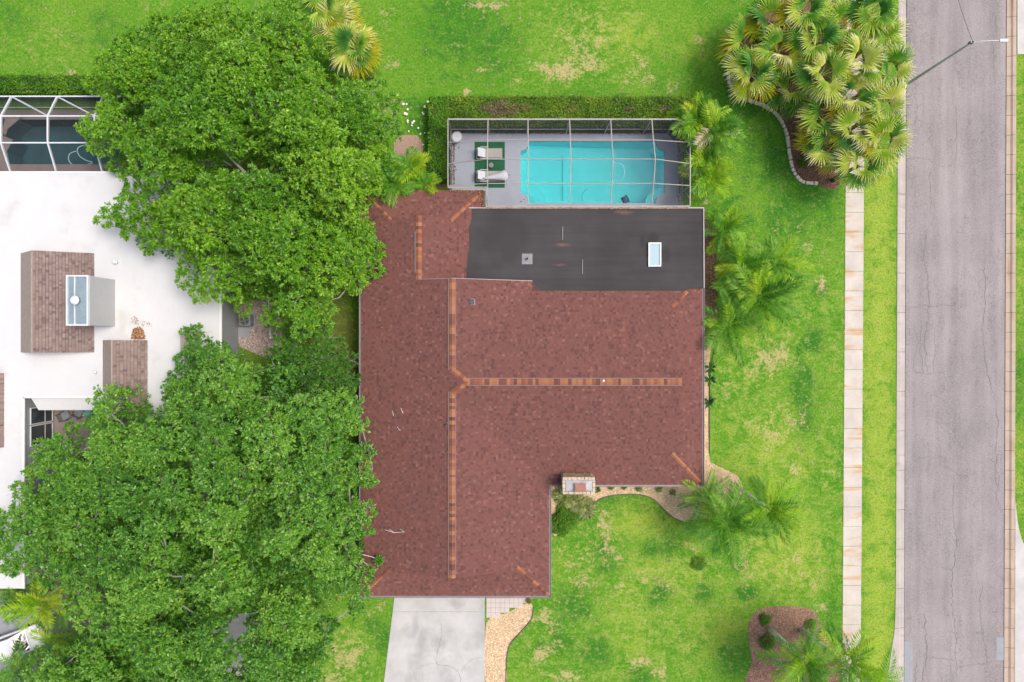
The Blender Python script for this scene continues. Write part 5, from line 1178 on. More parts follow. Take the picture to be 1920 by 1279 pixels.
# ------------------------------------------------------------------ street lamp
lt = P(1824, 78, 8.5); base = Vector((lt.x, lt.y, 0))
lamp = thing("street_lamp", "tall concrete street lamp leaning over the road from the fan palms", "street lamp", (base.x, base.y, 0))
MB().tube([(0, 0, -.1), (0, 0, 8.5)], [.125, .06], 12).build("pole", "concrete_pole", lamp)
e = P(1882, 76, 8.7); ax, ay = e.x - base.x, e.y - base.y
MB().tube([(0, 0, 8.3), (ax * .25, ay * .25, 8.55), (ax * .6, ay * .6, 8.68), (ax, ay, 8.7)], .02, 8).build("arm", "white_metal", lamp)
hd = link("lamp_head", None, lamp, (ax, ay, 8.68)); MB().box(-.28, .26, -.10, .10, -.04, .08).build("housing", "white_metal", hd, bevel=.05); MB().dome((0, 0, -.04), .12, -.1, 12, 4).build("lens", "skylight_glass", hd)
MB().box(-.12, .12, -.06, .06, 8.2, 8.5).build("bracket", "galvanised", lamp); MB().bar((-.32, -.28, 7.75), (-.1, -.1, 7.9), .06, .06).build("step_bolt", "galvanised", lamp)
w0 = Vector((base.x, base.y, 8.5)); w1 = P(1770, -140, 8.3); pts = []
for k in range(13):
    t = k / 12; p = w0.lerp(w1, t); p.z -= .35 * 4 * t * (1 - t); pts.append(p)
tag(MB().tube(pts, .012, 5).build("overhead_cable", "cable"), "thin dark cable running from the street lamp's top", "cable")

# ------------------------------------------------------------------ foliage
def rot_frames(nrm):
    """two tangents for each row of nrm"""
    a = np.where(np.abs(nrm[:, 2:3]) < 0.9, np.array([[0, 0, 1.0]]), np.array([[1.0, 0, 0]]))
    u = np.cross(nrm, a); u /= np.linalg.norm(u, axis=1, keepdims=True) + 1e-9
    return u, np.cross(nrm, u)
def leaf_mesh(name, tips, dirs, L, Wd, mat, rnd, droop=0.15):
    """folded leaf for each row: base point, direction, length, width"""
    n = len(tips); d = dirs / (np.linalg.norm(dirs, axis=1, keepdims=True) + 1e-9)
    up = np.tile(np.array([[0, 0, 1.0]]), (n, 1)) + rng.normal(0, .38, (n, 3)); s = np.cross(d, up); s /= np.linalg.norm(s, axis=1, keepdims=True) + 1e-9
    nn_ = np.cross(s, d); L = L[:, None]; Wd = Wd[:, None]
    b0 = tips; m1 = tips + d * L * .5 + s * Wd * .5 + nn_ * Wd * .18; t1 = tips + d * L - np.array([[0, 0, 1.0]]) * L * droop; m2 = tips + d * L * .5 - s * Wd * .5 + nn_ * Wd * .18
    V = np.stack([b0, m1, t1, m2], 1).reshape(-1, 3); i = 4 * np.arange(n)
    return mesh_np(name, V, np.stack([i, i + 1, i + 2, i + 3], 1), mat, np.repeat(rnd, 4))
def poisson(poly, holes, step, n=40000):
    xs = [p[0] for p in poly]; ys = [p[1] for p in poly]; X = rng.uniform(min(xs), max(xs), n); Y = rng.uniform(min(ys), max(ys), n)
    k = inside(poly, X, Y)
    for h in holes: k &= ~inside(h, X, Y)
    X, Y = X[k], Y[k]; out = []; cell = {}
    for x, y in zip(X, Y):
        ci, cj = int(x // step), int(y // step); ok = True
        for a in (-1, 0, 1):
            for b in (-1, 0, 1):
                for (u, v) in cell.get((ci + a, cj + b), ()):
                    if (u - x) ** 2 + (v - y) ** 2 < step * step: ok = False
        if ok: cell.setdefault((ci, cj), []).append((x, y)); out.append((x, y))
    return out
def edge_dist(poly, x, y):
    d = 1e9; n = len(poly)
    for i in range(n):
        ax, ay = poly[i]; bx, by = poly[(i + 1) % n]; vx, vy = bx - ax, by - ay; L = vx * vx + vy * vy
        t = max(0, min(1, ((x - ax) * vx + (y - ay) * vy) / L)) if L else 0
        d = min(d, math.hypot(x - ax - vx * t, y - ay - vy * t))
    return d
def broad_tree(name, label, outline, holes, trunk_px, ztop, zedge, reach, mat, step=33, clump=(.9, 1.35), dens=17, leaf=(.16, .26), under=True, bark="oak_bark", twigs=True, trunk_r=.42, per=9, lobe=112, bulge=2.3, valley=.5, vq=1.0):
    """crown of many leafy clumps; zedge..ztop is the dome, reach the pixels from rim to full height"""
    t = thing(name, label, "tree", (*P2(*trunk_px), 0)); ox, oy = P2(*trunk_px)
    cl = []
    lobes = poisson(outline, holes, lobe); LX = np.array([p[0] for p in lobes]); LY = np.array([p[1] for p in lobes]); LB = rng.uniform(-.14, .16, len(lobes)); LZ = rng.uniform(-.9, .9, len(lobes))
    def near_hole(x, y, m): return any(edge_dist(h, x, y) < m for h in holes)
    for (x, y) in poisson(outline, holes, step):
        dl = np.hypot(LX - x, LY - y); k = int(dl.argmin()); q = dl[k] / (lobe * .56)
        if q > vq and rng.random() < valley: continue
        if near_hole(x, y, 7): continue
        ed = edge_dist(outline, x, y); e = min(1, ed / reach)
        z = zedge + (ztop - zedge) * (1 - (1 - e) ** 2) + LZ[k] + bulge * (.45 - q * q) + rng.uniform(-.35, .35)
        r = rng.uniform(*clump) * (.62 + .38 * min(1, ed / 60)); z -= r * .6
        p = P(x, y, z); cl.append((p.x, p.y, z, r, 1.0, LB[k] + rng.uniform(-.08, .08)))
    if under:
        for (x, y) in poisson(outline, holes, step * 1.12):
            ed = edge_dist(outline, x, y); e = min(1, ed / reach)
            if ed < 34 or near_hole(x, y, 14) or rng.random() < .25: continue
            z = zedge + (ztop - zedge) * (1 - (1 - e) ** 2) - rng.uniform(3.2, 5.0); z = max(z, 2.6); p = P(x, y, z); cl.append((p.x, p.y, z, rng.uniform(1.1, 1.6), .62, -.1))
    T = []; Dn = []; R = []
    for (x, y, z, r, k, br) in cl:
        n = int(dens * 2 * math.pi * r * r * k); d = rng.normal(size=(n, 3)); d /= np.linalg.norm(d, axis=1, keepdims=True); d[:, 2] = np.where(d[:, 2] < -.05, -d[:, 2], d[:, 2])
        # lumpy clump
        ph = rng.uniform(0, 6.28, 3); lump = 1 + .20 * np.sin(4 * d[:, 0] + ph[0]) + .20 * np.sin(5 * d[:, 1] + ph[1]) + .10 * np.sin(9 * d[:, 0] + 7 * d[:, 1] + ph[2])
        rad = r * lump * rng.uniform(.72, 1.06, n) ** .8
        T.append(np.stack([x + d[:, 0] * rad, y + d[:, 1] * rad, z + d[:, 2] * rad * .95], 1)); Dn.append(d); R.append(np.full(n, .5 + br) + rng.normal(0, .09, n))
    T = np.concatenate(T); Dn = np.concatenate(Dn); R = np.concatenate(R)
    n = len(T) * per; Tt = np.repeat(T, per, 0) + rng.normal(0, .05, (n, 3)); od = np.repeat(Dn, per, 0); dirs = (od * .8 + rng.normal(0, .62, (n, 3))) * np.array([[1, 1, .42]]) + np.array([[0, 0, .04]])
    L = rng.uniform(*leaf, n); me = leaf_mesh("crown", Tt, dirs, L, L * rng.uniform(.38, .55, n), mat, np.clip(np.repeat(R, per) + rng.normal(0, .19, n), 0, 1))
    o = link("crown", me, t); o.location = (-ox, -oy, 0)
    # trunk, limbs, twigs
    tb = MB(); fork = Vector((0, 0, 2.2)); tb.tube([(0, 0, -.1), (.05, 0, .4), (0, .05, 1.3), fork], [trunk_r * 1.5, trunk_r, trunk_r * .9, trunk_r * .85], 12); tb.build("trunk", bark, t, smooth_=True)
    main = [c for c in cl if c[4] == 1.0]; K_ = 9; seeds = [main[i] for i in rng.choice(len(main), min(K_, len(main)), replace=False)]
    limbs = []
    for c in seeds:
        e_ = Vector((c[0] - ox, c[1] - oy, c[2] - c[3] * .3)); m1 = fork.lerp(e_, .35) + Vector((rng.uniform(-.5, .5), rng.uniform(-.5, .5), .3)); m2 = fork.lerp(e_, .7) + Vector((rng.uniform(-.5, .5), rng.uniform(-.5, .5), .0)); limbs.append([fork, m1, m2, e_])
        MB().tube(spline([tuple(v) for v in limbs[-1]], 4), [trunk_r * .46 - trunk_r * .40 * i / 12 for i in range(13)], 8).build("limb", bark, t, smooth_=True)
    if twigs:
        tw = MB(); nodes = [Vector(p) for l in limbs for p in spline([tuple(v) for v in l], 3)[3:]]
        for c in sorted(main, key=lambda c: math.hypot(c[0] - ox, c[1] - oy)):
            e_ = Vector((c[0] - ox, c[1] - oy, c[2] - .1)); bestp = min(nodes, key=lambda p: (p - e_).length + 1.5 * max(0, p.z - e_.z))
            mid = bestp.lerp(e_, .55) + Vector((rng.uniform(-.35, .35), rng.uniform(-.35, .35), -.1)); tw.tube([bestp, mid, e_], [.055, .045, .03], 5, False); nodes.append(e_)
            for k in range(4):
                d = Vector(rng.normal(size=3)); d.z = abs(d.z) * .5 + .1; d.normalize(); q = e_ + d * c[3] * .85; m_ = e_.lerp(q, .5) + Vector(rng.normal(0, .08, 3)); tw.tube([e_, m_, q], [.022, .016, .006], 3, False)
                if k < 2:
                    for _ in range(2): tw.tube([m_, m_ + Vector(rng.normal(0, .3, 3)) + d * .3], [.016, .005], 3, False)
        o_ = tw.build("branches", bark, t); o_["kind"] = "stuff"
    return t
oak1 = [(185, 120), (225, 75), (270, 50), (330, 25), (400, 10), (450, 16), (495, 30), (540, 8), (580, 30), (598, 78), (640, 122), (690, 142), (730, 178), (745, 240), (750, 300), (735, 350), (712, 395), (710, 480), (702, 540), (645, 575), (615, 612), (570, 640), (525, 600), (480, 572), (425, 562), (388, 572), (355, 530), (335, 500), (290, 475), (275, 442), (238, 438), (205, 418), (215, 375), (250, 352), (243, 325), (200, 300), (178, 280), (168, 240), (190, 195), (178, 150)]
hole1 = [[(340, 292), (420, 284), (470, 282), (500, 305), (522, 330), (515, 350), (478, 346), (452, 342), (430, 314), (350, 310)], [(446, 200), (474, 190), (480, 212), (460, 230), (446, 220)]]
broad_tree("oak_tree", "broad bright-green oak between the two houses' pools", oak1, hole1, (600, 450), 10.5, 5.0, 170, "oak_leaf")
oak2 = [(350, 632), (385, 612), (420, 618), (445, 655), (500, 690), (560, 690), (620, 720), (660, 730), (682, 790), (693, 860), (690, 930), (692, 1010), (694, 1060), (688, 1110), (668, 1150), (620, 1195), (602, 1240), (592, 1330), (100, 1345), (20, 1330), (30, 1262), (80, 1222), (135, 1190), (135, 1110), (100, 1060), (90, 1000), (85, 930), (95, 870), (92, 820), (150, 790), (185, 750), (200, 735), (250, 738), (280, 708), (325, 695), (352, 665)]
hole2 = [[(290, 712), (318, 700), (322, 760), (300, 790), (285, 760)], [(425, 1170), (470, 1125), (480, 1165), (455, 1230), (425, 1245)], [(258, 900), (272, 908), (262, 925)], [(470, 1045), (540, 1030), (560, 1060), (500, 1085)], [(495, 880), (512, 885), (508, 920), (490, 918)]]
broad_tree("oak_tree", "largest oak, its crown filling the lower left of the picture", oak2, hole2, (430, 960), 11.5, 5.2, 190, "oak_leaf_cool", step=27, clump=(.68, 1.02), lobe=82, bulge=3.0, valley=.72, vq=.9, dens=19)
oak3 = [(0, 960), (30, 930), (45, 905), (60, 850), (110, 830), (150, 870), (150, 950), (170, 1000), (160, 1080), (110, 1090), (60, 1075), (0, 1065), (-40, 1020)]
broad_tree("oak_tree", "darker loose tree at the left edge over the courtyard wall", oak3, [[(46, 995), (66, 1000), (66, 1040), (50, 1040)]], (85, 985), 7.5, 4.5, 60, "oak_leaf_cool", step=25, clump=(.7, 1.05), trunk_r=.2, dens=17, under=False, lobe=70, bulge=1.2)
oak4 = [(525, 640), (545, 620), (600, 612), (640, 640), (662, 690), (668, 730), (650, 780), (600, 790), (540, 740), (515, 690)]
broad_tree("oak_tree", "small dark-green tree between the two oaks by the roof edge", oak4, [], (590, 690), 7.0, 4.6, 60, "oak_leaf_dark", step=28, clump=(.7, 1.1), trunk_r=.2, dens=16, lobe=70, bulge=1.2)
# twig with leaves reaching over the roof's lower left corner
tw = thing("fallen_branch", "leafy grey branch lying over the roof's lower left hip", "branch"); q = on_plane_w(712, 1048); p0 = on_plane_w(684, 1035) + Vector((0, 0, .6)); q = q + Vector((0, 0, .35))
MB().tube([p0, p0.lerp(q, .6) + Vector((.05, .1, .1)), q], [.03, .022, .012], 5).build("stem", "palm_bark", tw); MB().tube([p0 + Vector((0, -.5, -.1)), p0 + Vector((.4, -.9, -.2))], [.02, .008], 5).build("twig", "palm_bark", tw)
n = 260; d = rng.normal(size=(n, 3)); d /= np.linalg.norm(d, axis=1, keepdims=True); L = rng.uniform(.12, .2, n)
link("leaves", leaf_mesh("leaves", np.array([tuple(q)]) + d * .3 * rng.uniform(.2, 1, (n, 1)) * np.array([[1, 1, .6]]), d, L, L * .5, "oak_leaf_cool", rng.uniform(.2, .7, n)), tw)

def hedge(boxes, label, mat="hedge_leaf", dens=760, brown=()):
    t = thing("hedge", label, "hedge"); mb = MB(); T = []; Dn = []
    for (x0, x1, y0, y1, h) in boxes:
        mb.box(x0 + .12, x1 - .12, y0 + .12, y1 - .12, 0, h - .15)
        for (n_, gen) in ((int((x1 - x0) * (y1 - y0) * dens), 'top'), (int(2 * ((x1 - x0) + (y1 - y0)) * h * dens * .4), 'side')):
            if gen == 'top':
                X = rng.uniform(x0, x1, n_); Y = rng.uniform(y0, y1, n_); ed = np.minimum(np.minimum(X - x0, x1 - X), np.minimum(Y - y0, y1 - Y)); Z = h - .22 * np.exp(-ed / .12) + .07 * np.sin(X * 3.1) * np.sin(Y * 4 + X) + rng.normal(0, .05, n_) - .12; D_ = np.tile([[0, 0, 1.0]], (n_, 1))
            else:
                s = rng.integers(0, 4, n_); X = np.where(s == 0, x0, np.where(s == 1, x1, rng.uniform(x0, x1, n_))); Y = np.where(s == 2, y0, np.where(s == 3, y1, rng.uniform(y0, y1, n_))); Z = rng.uniform(.05, h - .1, n_); X = X + rng.normal(0, .05, n_); Y = Y + rng.normal(0, .05, n_)
                D_ = np.stack([np.where(s == 0, -1., np.where(s == 1, 1., 0)), np.where(s == 2, -1., np.where(s == 3, 1., 0)), np.full(n_, .3)], 1)
            T.append(np.stack([X, Y, Z], 1)); Dn.append(D_)
    T = np.concatenate(T); Dn = np.concatenate(Dn); n_ = len(T); d = (Dn * np.array([[.6, .6, .1]]) + rng.normal(0, .6, (n_, 3))) * np.array([[1, 1, .5]]); L = rng.uniform(.11, .19, n_)
    r = np.clip(.45 + .25 * np.sin(T[:, 0] * 1.3) * np.sin(T[:, 1] * 2 + T[:, 0] * .7) + rng.normal(0, .2, n_), 0, 1)
    mb.build("stems", "hedge_core", t)
    isb = np.zeros(n_, bool)
    for (bx, by, br) in brown: isb |= ((T[:, 0] - bx) ** 2 / br ** 2 + (T[:, 1] - by) ** 2 / (br * .5) ** 2 + rng.normal(0, .35, n_)) < 1
    link("foliage", leaf_mesh("foliage", T[~isb], d[~isb], L[~isb], L[~isb] * .55, mat, r[~isb]), t)
    if isb.any(): o = link("dry_foliage", leaf_mesh("dry_foliage", T[isb], d[isb], L[isb], L[isb] * .5, "hedge_leaf_brown", r[isb]), t); o["label"] = "browned dry patches of the hedge"
    return t
hz = 1.5
hx0, hx1 = P(806, 0, hz).x, P(1305, 0, hz).x; hy0, hy1 = yNc + .22, P(0, 181, hz).y
def bp2(px, r): return (P(px, 0, hz).x, P(0, 203, hz).y, r)
hedge([(hx0 + 1.3, hx1, hy0, hy1, hz)], "long clipped hedge with brown patches above the pool cage", brown=[bp2(912, .55), bp2(945, 1.25), bp2(980, .6), bp2(1070, .5), bp2(1180, .35), bp2(1245, .4)])
hedge([(hx0, P(838, 0, hz).x - .0, P(0, 330, hz).y, hy1 - .1, hz + .03)], "short dense green hedge left of the pool cage", mat="shrub_green")
hedge([(-50, P(196, 0, 1.6).x, P(0, 178, 1.6).y + .3, P(0, 141, 1.6).y, 1.6)], "clipped green hedge behind the neighbour's pool cage", mat="shrub_green", dens=560)

# --- palms
def fan_mesh(seed, R=1.05, pet=.7, n=26, spread=215, tipmix=1.0, droop=.28):
    r_ = np.random.default_rng(seed); V = []; Fs = []; A = []
    hub = np.array([pet, 0, .22]); V += [(0, -.02, 0), (0, .02, 0), (pet, .012, .22), (pet, -.012, .22)]; A += [.6, .6, .6, .6]; Fs.append([0, 3, 2, 1])
    V.append(tuple(hub)); A.append(.55)
    for k in range(n):
        a0 = math.radians(-spread / 2 + spread * k / n); a1 = math.radians(-spread / 2 + spread * (k + 1) / n); am = (a0 + a1) / 2
        rad = R * (.66 + .34 * math.cos(am * .75)) * r_.uniform(.88, 1.06); sw = r_.normal(0, .035)
        def pt(a, q, dz): return (hub[0] + math.cos(a) * q, hub[1] + math.sin(a) * q, hub[2] + .16 * q - droop * (q / R) ** 2.6 * R - .10 * abs(a) * q + dz)
        b = len(V); m = rad * .40; w2 = (a1 - a0) * .26
        V += [pt(a0, m, -.03), pt(am, m, .03), pt(a1, m, -.03), pt(am + sw - w2, rad * .72, -.015), pt(am + sw, rad * .72, .02), pt(am + sw + w2, rad * .72, -.015), pt(am + sw * 1.6, rad, -.06 + r_.normal(0, .07))]
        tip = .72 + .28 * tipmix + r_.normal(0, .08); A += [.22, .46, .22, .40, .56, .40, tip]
        Fs += [[4, b, b + 1], [4, b + 1, b + 2], [b, b + 3, b + 4, b + 1], [b + 1, b + 4, b + 5, b + 2], [b + 3, b + 6, b + 4], [b + 4, b + 6, b + 5]]
    return V, Fs, np.clip(A, 0, 1)
fans = []
for s in range(4): V, Fs, A = fan_mesh(50 + s, tipmix=.55 + .2 * s, droop=.2 + .08 * s); fans.append((V, Fs, A))
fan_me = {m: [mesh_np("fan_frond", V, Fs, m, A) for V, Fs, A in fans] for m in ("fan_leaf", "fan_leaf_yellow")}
def feather_mesh(seed, L=2.2, n=30, lw=.035, ll=.48, arch=.5, curl=0.0):
    r_ = np.random.default_rng(seed); V = []; Fs = []; A = []
    def c(t): return np.array([L * (t - .12 * t * t * arch), curl * t * t * L, L * arch * (.55 * t - 1.05 * t * t)])
    for i in range(8):
        t0, t1 = i / 8, (i + 1) / 8; b = len(V); w0, w1 = .022 * (1 - .8 * t0), .022 * (1 - .8 * t1); p0, p1 = c(t0), c(t1)
        V += [tuple(p0 + [0, w0, .01]), tuple(p0 + [0, -w0, .01]), tuple(p1 + [0, -w1, .01]), tuple(p1 + [0, w1, .01])]; A += [.75] * 4; Fs.append([b, b + 1, b + 2, b + 3])
    for i in range(n):
        t = .16 + .83 * (i + r_.uniform(-.2, .2)) / n; p = c(t); tg = c(min(1, t + .02)) - c(t - .02); tg /= np.linalg.norm(tg); ln = ll * (math.sin(math.pi * (.12 + .80 * t)) ** .7) * r_.uniform(.85, 1.1)
        for s in (-1, 1):
            fw = .38 + .55 * t + r_.normal(0, .12); d = np.array([tg[0] * fw, s * .9, tg[2] * fw + .16 + r_.normal(0, .20)]); d /= np.linalg.norm(d); q = p + d * ln * .5; e_ = p + d * ln + np.array([0, 0, -.35 * ln]); w = np.array([tg[0], tg[1], tg[2]]) * lw; b = len(V)
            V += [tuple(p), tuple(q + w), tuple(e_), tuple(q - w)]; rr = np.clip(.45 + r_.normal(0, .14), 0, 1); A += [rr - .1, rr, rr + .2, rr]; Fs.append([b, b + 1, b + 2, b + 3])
    return V, Fs, np.clip(A, 0, 1)
feathers = {}
def feather(kind, mat, s):
    key = (kind, mat, s)
    if key not in feathers:
        prm = dict(queen=dict(L=2.9, n=34, ll=.74, lw=.040, arch=.42), date=dict(L=2.5, n=34, ll=.58, lw=.036, arch=.36), areca=dict(L=1.9, n=22, ll=.66, lw=.052, arch=.38))[kind]
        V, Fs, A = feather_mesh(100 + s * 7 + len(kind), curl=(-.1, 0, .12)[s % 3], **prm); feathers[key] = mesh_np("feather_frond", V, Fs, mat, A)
    return feathers[key]
def fan_palm(px, py, z, n, sc, label, yellow=.22, group="fan palms in the kerbside bed", seed=0):
    r_ = random.Random(seed); c = P(px, py, z); t = thing("fan_palm", label, "palm", (c.x, c.y, 0), group)
    MB().tube([(r_.uniform(-.1, .1), r_.uniform(-.1, .1), -.05), (0, 0, z * .5), (0, 0, z)], [.17, .13, .12], 8).build("trunk", "brown_bark", t, smooth_=True)
    for k in range(n):
        e_ = (k + .5) / n; el = math.radians(56 - 70 * e_ ** .7 + r_.uniform(-11, 11)); az = k * 2.39996 + r_.uniform(-.45, .45)
        m = "fan_leaf_yellow" if (r_.random() < yellow and e_ > .45) else "fan_leaf"
        o = link("frond", fan_me[m][r_.randrange(4) if e_ > .4 else r_.randrange(2)], t, (0, 0, z - .05), (r_.uniform(-.5, .5), -el, az)); s_ = sc * r_.uniform(.8, 1.15); o.scale = (s_, s_, s_)
    return t
FP = [(1398, 88, 3.6, "leftmost fan palm of the kerbside cluster with straw-tipped fronds"), (1445, 42, 3.9, "fan palm at the upper left of the kerbside cluster"), (1505, 22, 4.2, "fan palm at the cluster's top edge near the picture's top"), (1458, 100, 4.4, "tall fan palm left of the cluster's middle"), (1528, 78, 4.6, "fan palm in the upper middle of the cluster"), (1408, 140, 3.0, "low fan palm above the border's curved end"), (1578, 50, 4.4, "fan palm over the sidewalk at the top of the cluster"), (1600, 118, 4.6, "tall fan palm in the right middle of the cluster"), (1540, 140, 4.3, "fan palm bearing the brightest yellow fan, mid cluster"), (1640, 75, 4.0, "fan palm beside the kerb at the cluster's upper right"), (1662, 140, 4.0, "fan palm hiding the foot of the street lamp"), (1480, 168, 3.0, "low fan palm above the mulch with yellow fans"), (1588, 185, 4.5, "fan palm in the cluster's centre right"), (1652, 208, 4.2, "fan palm reaching over the kerb below the lamp"), (1540, 225, 3.8, "lime-green fan palm beside the open mulch"), (1596, 250, 4.2, "blue-green fan palm low in the cluster"), (1648, 268, 3.9, "fan palm beside the kerb at the cluster's lower right"), (1545, 275, 3.4, "lower left fan palm with pale lime fans"), (1608, 312, 3.6, "lowest fan palm drooping over the sidewalk"), (1635, 25, 3.8, "fan palm at the picture's top near the kerb")]
for i, (px, py, z, lab) in enumerate(FP): fan_palm(px, py, z + (i * 37 % 11) * .16 - .8, 16, 1.22, lab, .32, seed=300 + i)
fan_palm(612, 14, 5.0, 16, 1.25, "yellowing fan palm at the picture's top beside the upper oak", .6, "yellowing fan palms by the upper oak", 401); fan_palm(640, 50, 4.4, 15, 1.25, "fan palm squeezed between its two neighbours by the upper oak", .4, "yellowing fan palms by the upper oak", 403); fan_palm(668, 92, 4.8, 17, 1.25, "straw-tipped fan palm on the upper oak's right flank", .7, "yellowing fan palms by the upper oak", 402)

def feather_palm(kind, px, py, z, n, sc, label, mats=("feather_leaf",), group=None, seed=0, base=None, elmax=68, elmin=-18, bark="palm_bark", tr=.13, stems=1):
    r_ = random.Random(seed); c = P(px, py, z); b = P(*base) if base else Vector((c.x, c.y, 0)); t = thing({"queen": "queen_palm", "date": "date_palm", "areca": "areca_palm"}[kind], label, "palm", (b.x, b.y, 0), group)
    off = Vector((c.x - b.x, c.y - b.y, z))
    for s in range(stems):
        dv_ = Vector((r_.uniform(-.5, .5), r_.uniform(-.5, .5), r_.uniform(-.5, 0))) if stems > 1 else Vector((0, 0, 0))
        MB().tube([(dv_.x * .2, dv_.y * .2, -.05), (off.x * .45 + dv_.x * .6, off.y * .45 + dv_.y * .6, z * .5), tuple(off + dv_)], [tr * 1.25, tr, tr * .85] if stems == 1 else [.05, .045, .04], 8).build("trunk", bark, t, smooth_=True)
        nk = int(n * 1.35) // stems
        for k in range(nk):
            e_ = (k + .5) / nk; el = math.radians(elmax + (elmin - elmax) * e_ + r_.uniform(-7, 7)); az = k * 2.39996 + s * 1.1 + r_.uniform(-.55, .55); m = mats[r_.randrange(len(mats))]
            o = link("frond", feather(kind, m, r_.randrange(3)), t, tuple(off + dv_), (r_.uniform(-.3, .3), -el, az)); s_ = sc * r_.uniform(.68, 1.15); o.scale = (s_, s_ * r_.uniform(.8, 1.1), s_)
    return t
G, Lm, St = "feather_leaf", "feather_leaf_lime", "feather_leaf_straw"
grpE = "feathery palms beside the house's street side"
feather_palm("date", 1418, 556, 2.3, 18, 1.25, "large feathery palm halfway along the house's street side", (G, G, G, Lm), grpE, 1); feather_palm("date", 1388, 502, 2.0, 15, 1.1, "feathery palm below the bushy one at the flat roof's edge", (G, G, Lm), grpE, 2); feather_palm("date", 1366, 606, 2.2, 15, 1.15, "feathery palm with fronds over the red roof's edge", (G, G, Lm), grpE, 3); feather_palm("date", 1448, 492, 1.8, 13, 1.05, "lime feathery palm nearest the sidewalk in its group", (G, G, Lm), grpE, 4)
feather_palm("areca", 1352, 440, 1.8, 16, 1.0, "small bushy palm beside the flat roof's edge", (G, Lm), grpE, 5, stems=2)
grpS = "feathery palms at the house's lower right corner"
feather_palm("queen", 1360, 978, 3.6, 16, 1.12, "feathery palm leaning from the gravel at the house corner", (G,), grpS, 6, base=(1304, 940), tr=.12); feather_palm("queen", 1436, 950, 3.4, 16, 1.08, "darker feathery palm on the lawn right of the house corner", (G, G, Lm), grpS, 7, base=(1385, 915), tr=.12); feather_palm("date", 1318, 932, 2.4, 11, 1.0, "small palm whose fronds cross the roof's corner", (G, Lm), grpS, 8, base=(1306, 926))
grpB = "palms with pale trunks in the pink mulch bed"
feather_palm("queen", 1508, 1236, 5.6, 15, .95, "palm with leftmost pale trunk in the pink mulch", (G, G, Lm), grpB, 9, base=(1442, 1178), tr=.155); feather_palm("queen", 1535, 1308, 5.8, 15, 1.0, "palm with the lower pale trunk cut by the picture's bottom", (G, G), grpB, 10, base=(1450, 1233), tr=.155); feather_palm("queen", 1585, 1240, 5.2, 15, 1.0, "palm whose fronds cross the sidewalk's lower end", (G, Lm), grpB, 11, base=(1502, 1180), tr=.155); feather_palm("queen", 1645, 1296, 4.8, 14, 1.05, "palm with fronds over the kerb at the picture's bottom", (G, G, Lm), grpB, 12, base=(1575, 1235), tr=.155)
grpC = "yellow-green palms right of the pool cage"
feather_palm("areca", 1312, 230, 3.2, 16, 1.05, "yellow-green palm touching the pool cage's upper right corner", (Lm, Lm, G), grpC, 13, stems=2); feather_palm("areca", 1350, 246, 3.4, 18, 1.15, "palm with grey dead fronds right of the pool cage", (Lm, G, G, St), grpC, 14, stems=2); feather_palm("areca", 1322, 322, 2.6, 16, 1.0, "lower bushy lime palm at the pool cage's right wall", (Lm, Lm, G), grpC, 15, stems=2); feather_palm("areca", 1328, 280, 2.6, 16, 1.0, "short green palm in the middle of the row by the cage's right wall", (G, Lm), grpC, 16, stems=2)
feather_palm("areca", 772, 322, 2.8, 15, .95, "bright green palm left of the hedge over the roof's top corner", (G, G, Lm), "palms at the roof's upper left corner", 17, stems=2); feather_palm("areca", 738, 352, 3.2, 12, .9, "green palm drooping over the red roof's upper left edge", (G,), "palms at the roof's upper left corner", 18, stems=2); feather_palm("areca", 800, 344, 2.4, 9, .75, "lime palm spreading along the roof's upper edge", (Lm, G), "palms at the roof's upper left corner", 19)
feather_palm("areca", 75, 1135, 2.6, 16, 1.1, "vivid lime palm at the lower left edge", (Lm,), "palms in the lower left corner", 20, stems=2); feather_palm("areca", 25, 1120, 2.2, 12, .9, "dark green palm at the left edge below the white roof", (G,), "palms in the lower left corner", 21); feather_palm("areca", 110, 1190, 2.6, 14, 1.0, "green palm at the lower left between car and oak", (G, Lm), "palms in the lower left corner", 22, stems=2); feather_palm("areca", 30, 1262, 2.6, 14, 1.0, "palm in the picture's lower left corner below the car", (G,), "palms in the lower left corner", 23, stems=2)

# --- shrubs and small plants
def grass_plant(px, py, h, r, n, mat, label, group=None, nm="strap_plant", w=.045):
    c = P(px, py, h * .5); t = thing(nm, label, "plant", (c.x, c.y, 0), group); a = rng.uniform(0, 6.28, n); out = rng.uniform(.35, 1.0, n) * r
    d1 = np.stack([np.cos(a), np.sin(a), np.zeros(n)], 1); s = np.stack([-np.sin(a), np.cos(a), np.zeros(n)], 1) * w
    b = d1 * .05; m = d1 * (out * .5)[:, None] + np.array([[0, 0, h]]) * rng.uniform(.7, 1, (n, 1)); e_ = d1 * out[:, None] + np.array([[0, 0, h * .55]]) * rng.uniform(.3, 1, (n, 1))
    V = np.stack([b - s * .6, b + s * .6, m + s, e_, m - s], 1).reshape(-1, 3); i = 5 * np.arange(n); R = np.clip(rng.normal(.5, .22, n), 0, 1)
    link("leaves", mesh_np("leaves", V, np.stack([i, i + 1, i + 2, i + 3, i + 4], 1), mat, np.repeat(R, 5)), t); MB().disc((0, 0), .07, 0, .12, 8).build("crown_base", "brown_bark", t); return t
grass_plant(1080, 942, .55, 1.1, 300, "shrub_pale", "pale spiky plant directly below the chimney", "pale strap plants by the chimney"); grass_plant(1100, 954, .5, 1.0, 260, "shrub_pale", "pale spiky plant at the lawn's edge right of the green shrub", "pale strap plants by the chimney"); grass_plant(1054, 928, .6, .9, 200, "shrub_pale", "spiky plant in the corner left of the chimney", "pale strap plants by the chimney"); grass_plant(1120, 918, .4, .35, 60, "shrub_pale", "small pale spiky plant right of the chimney", "pale strap plants by the chimney")
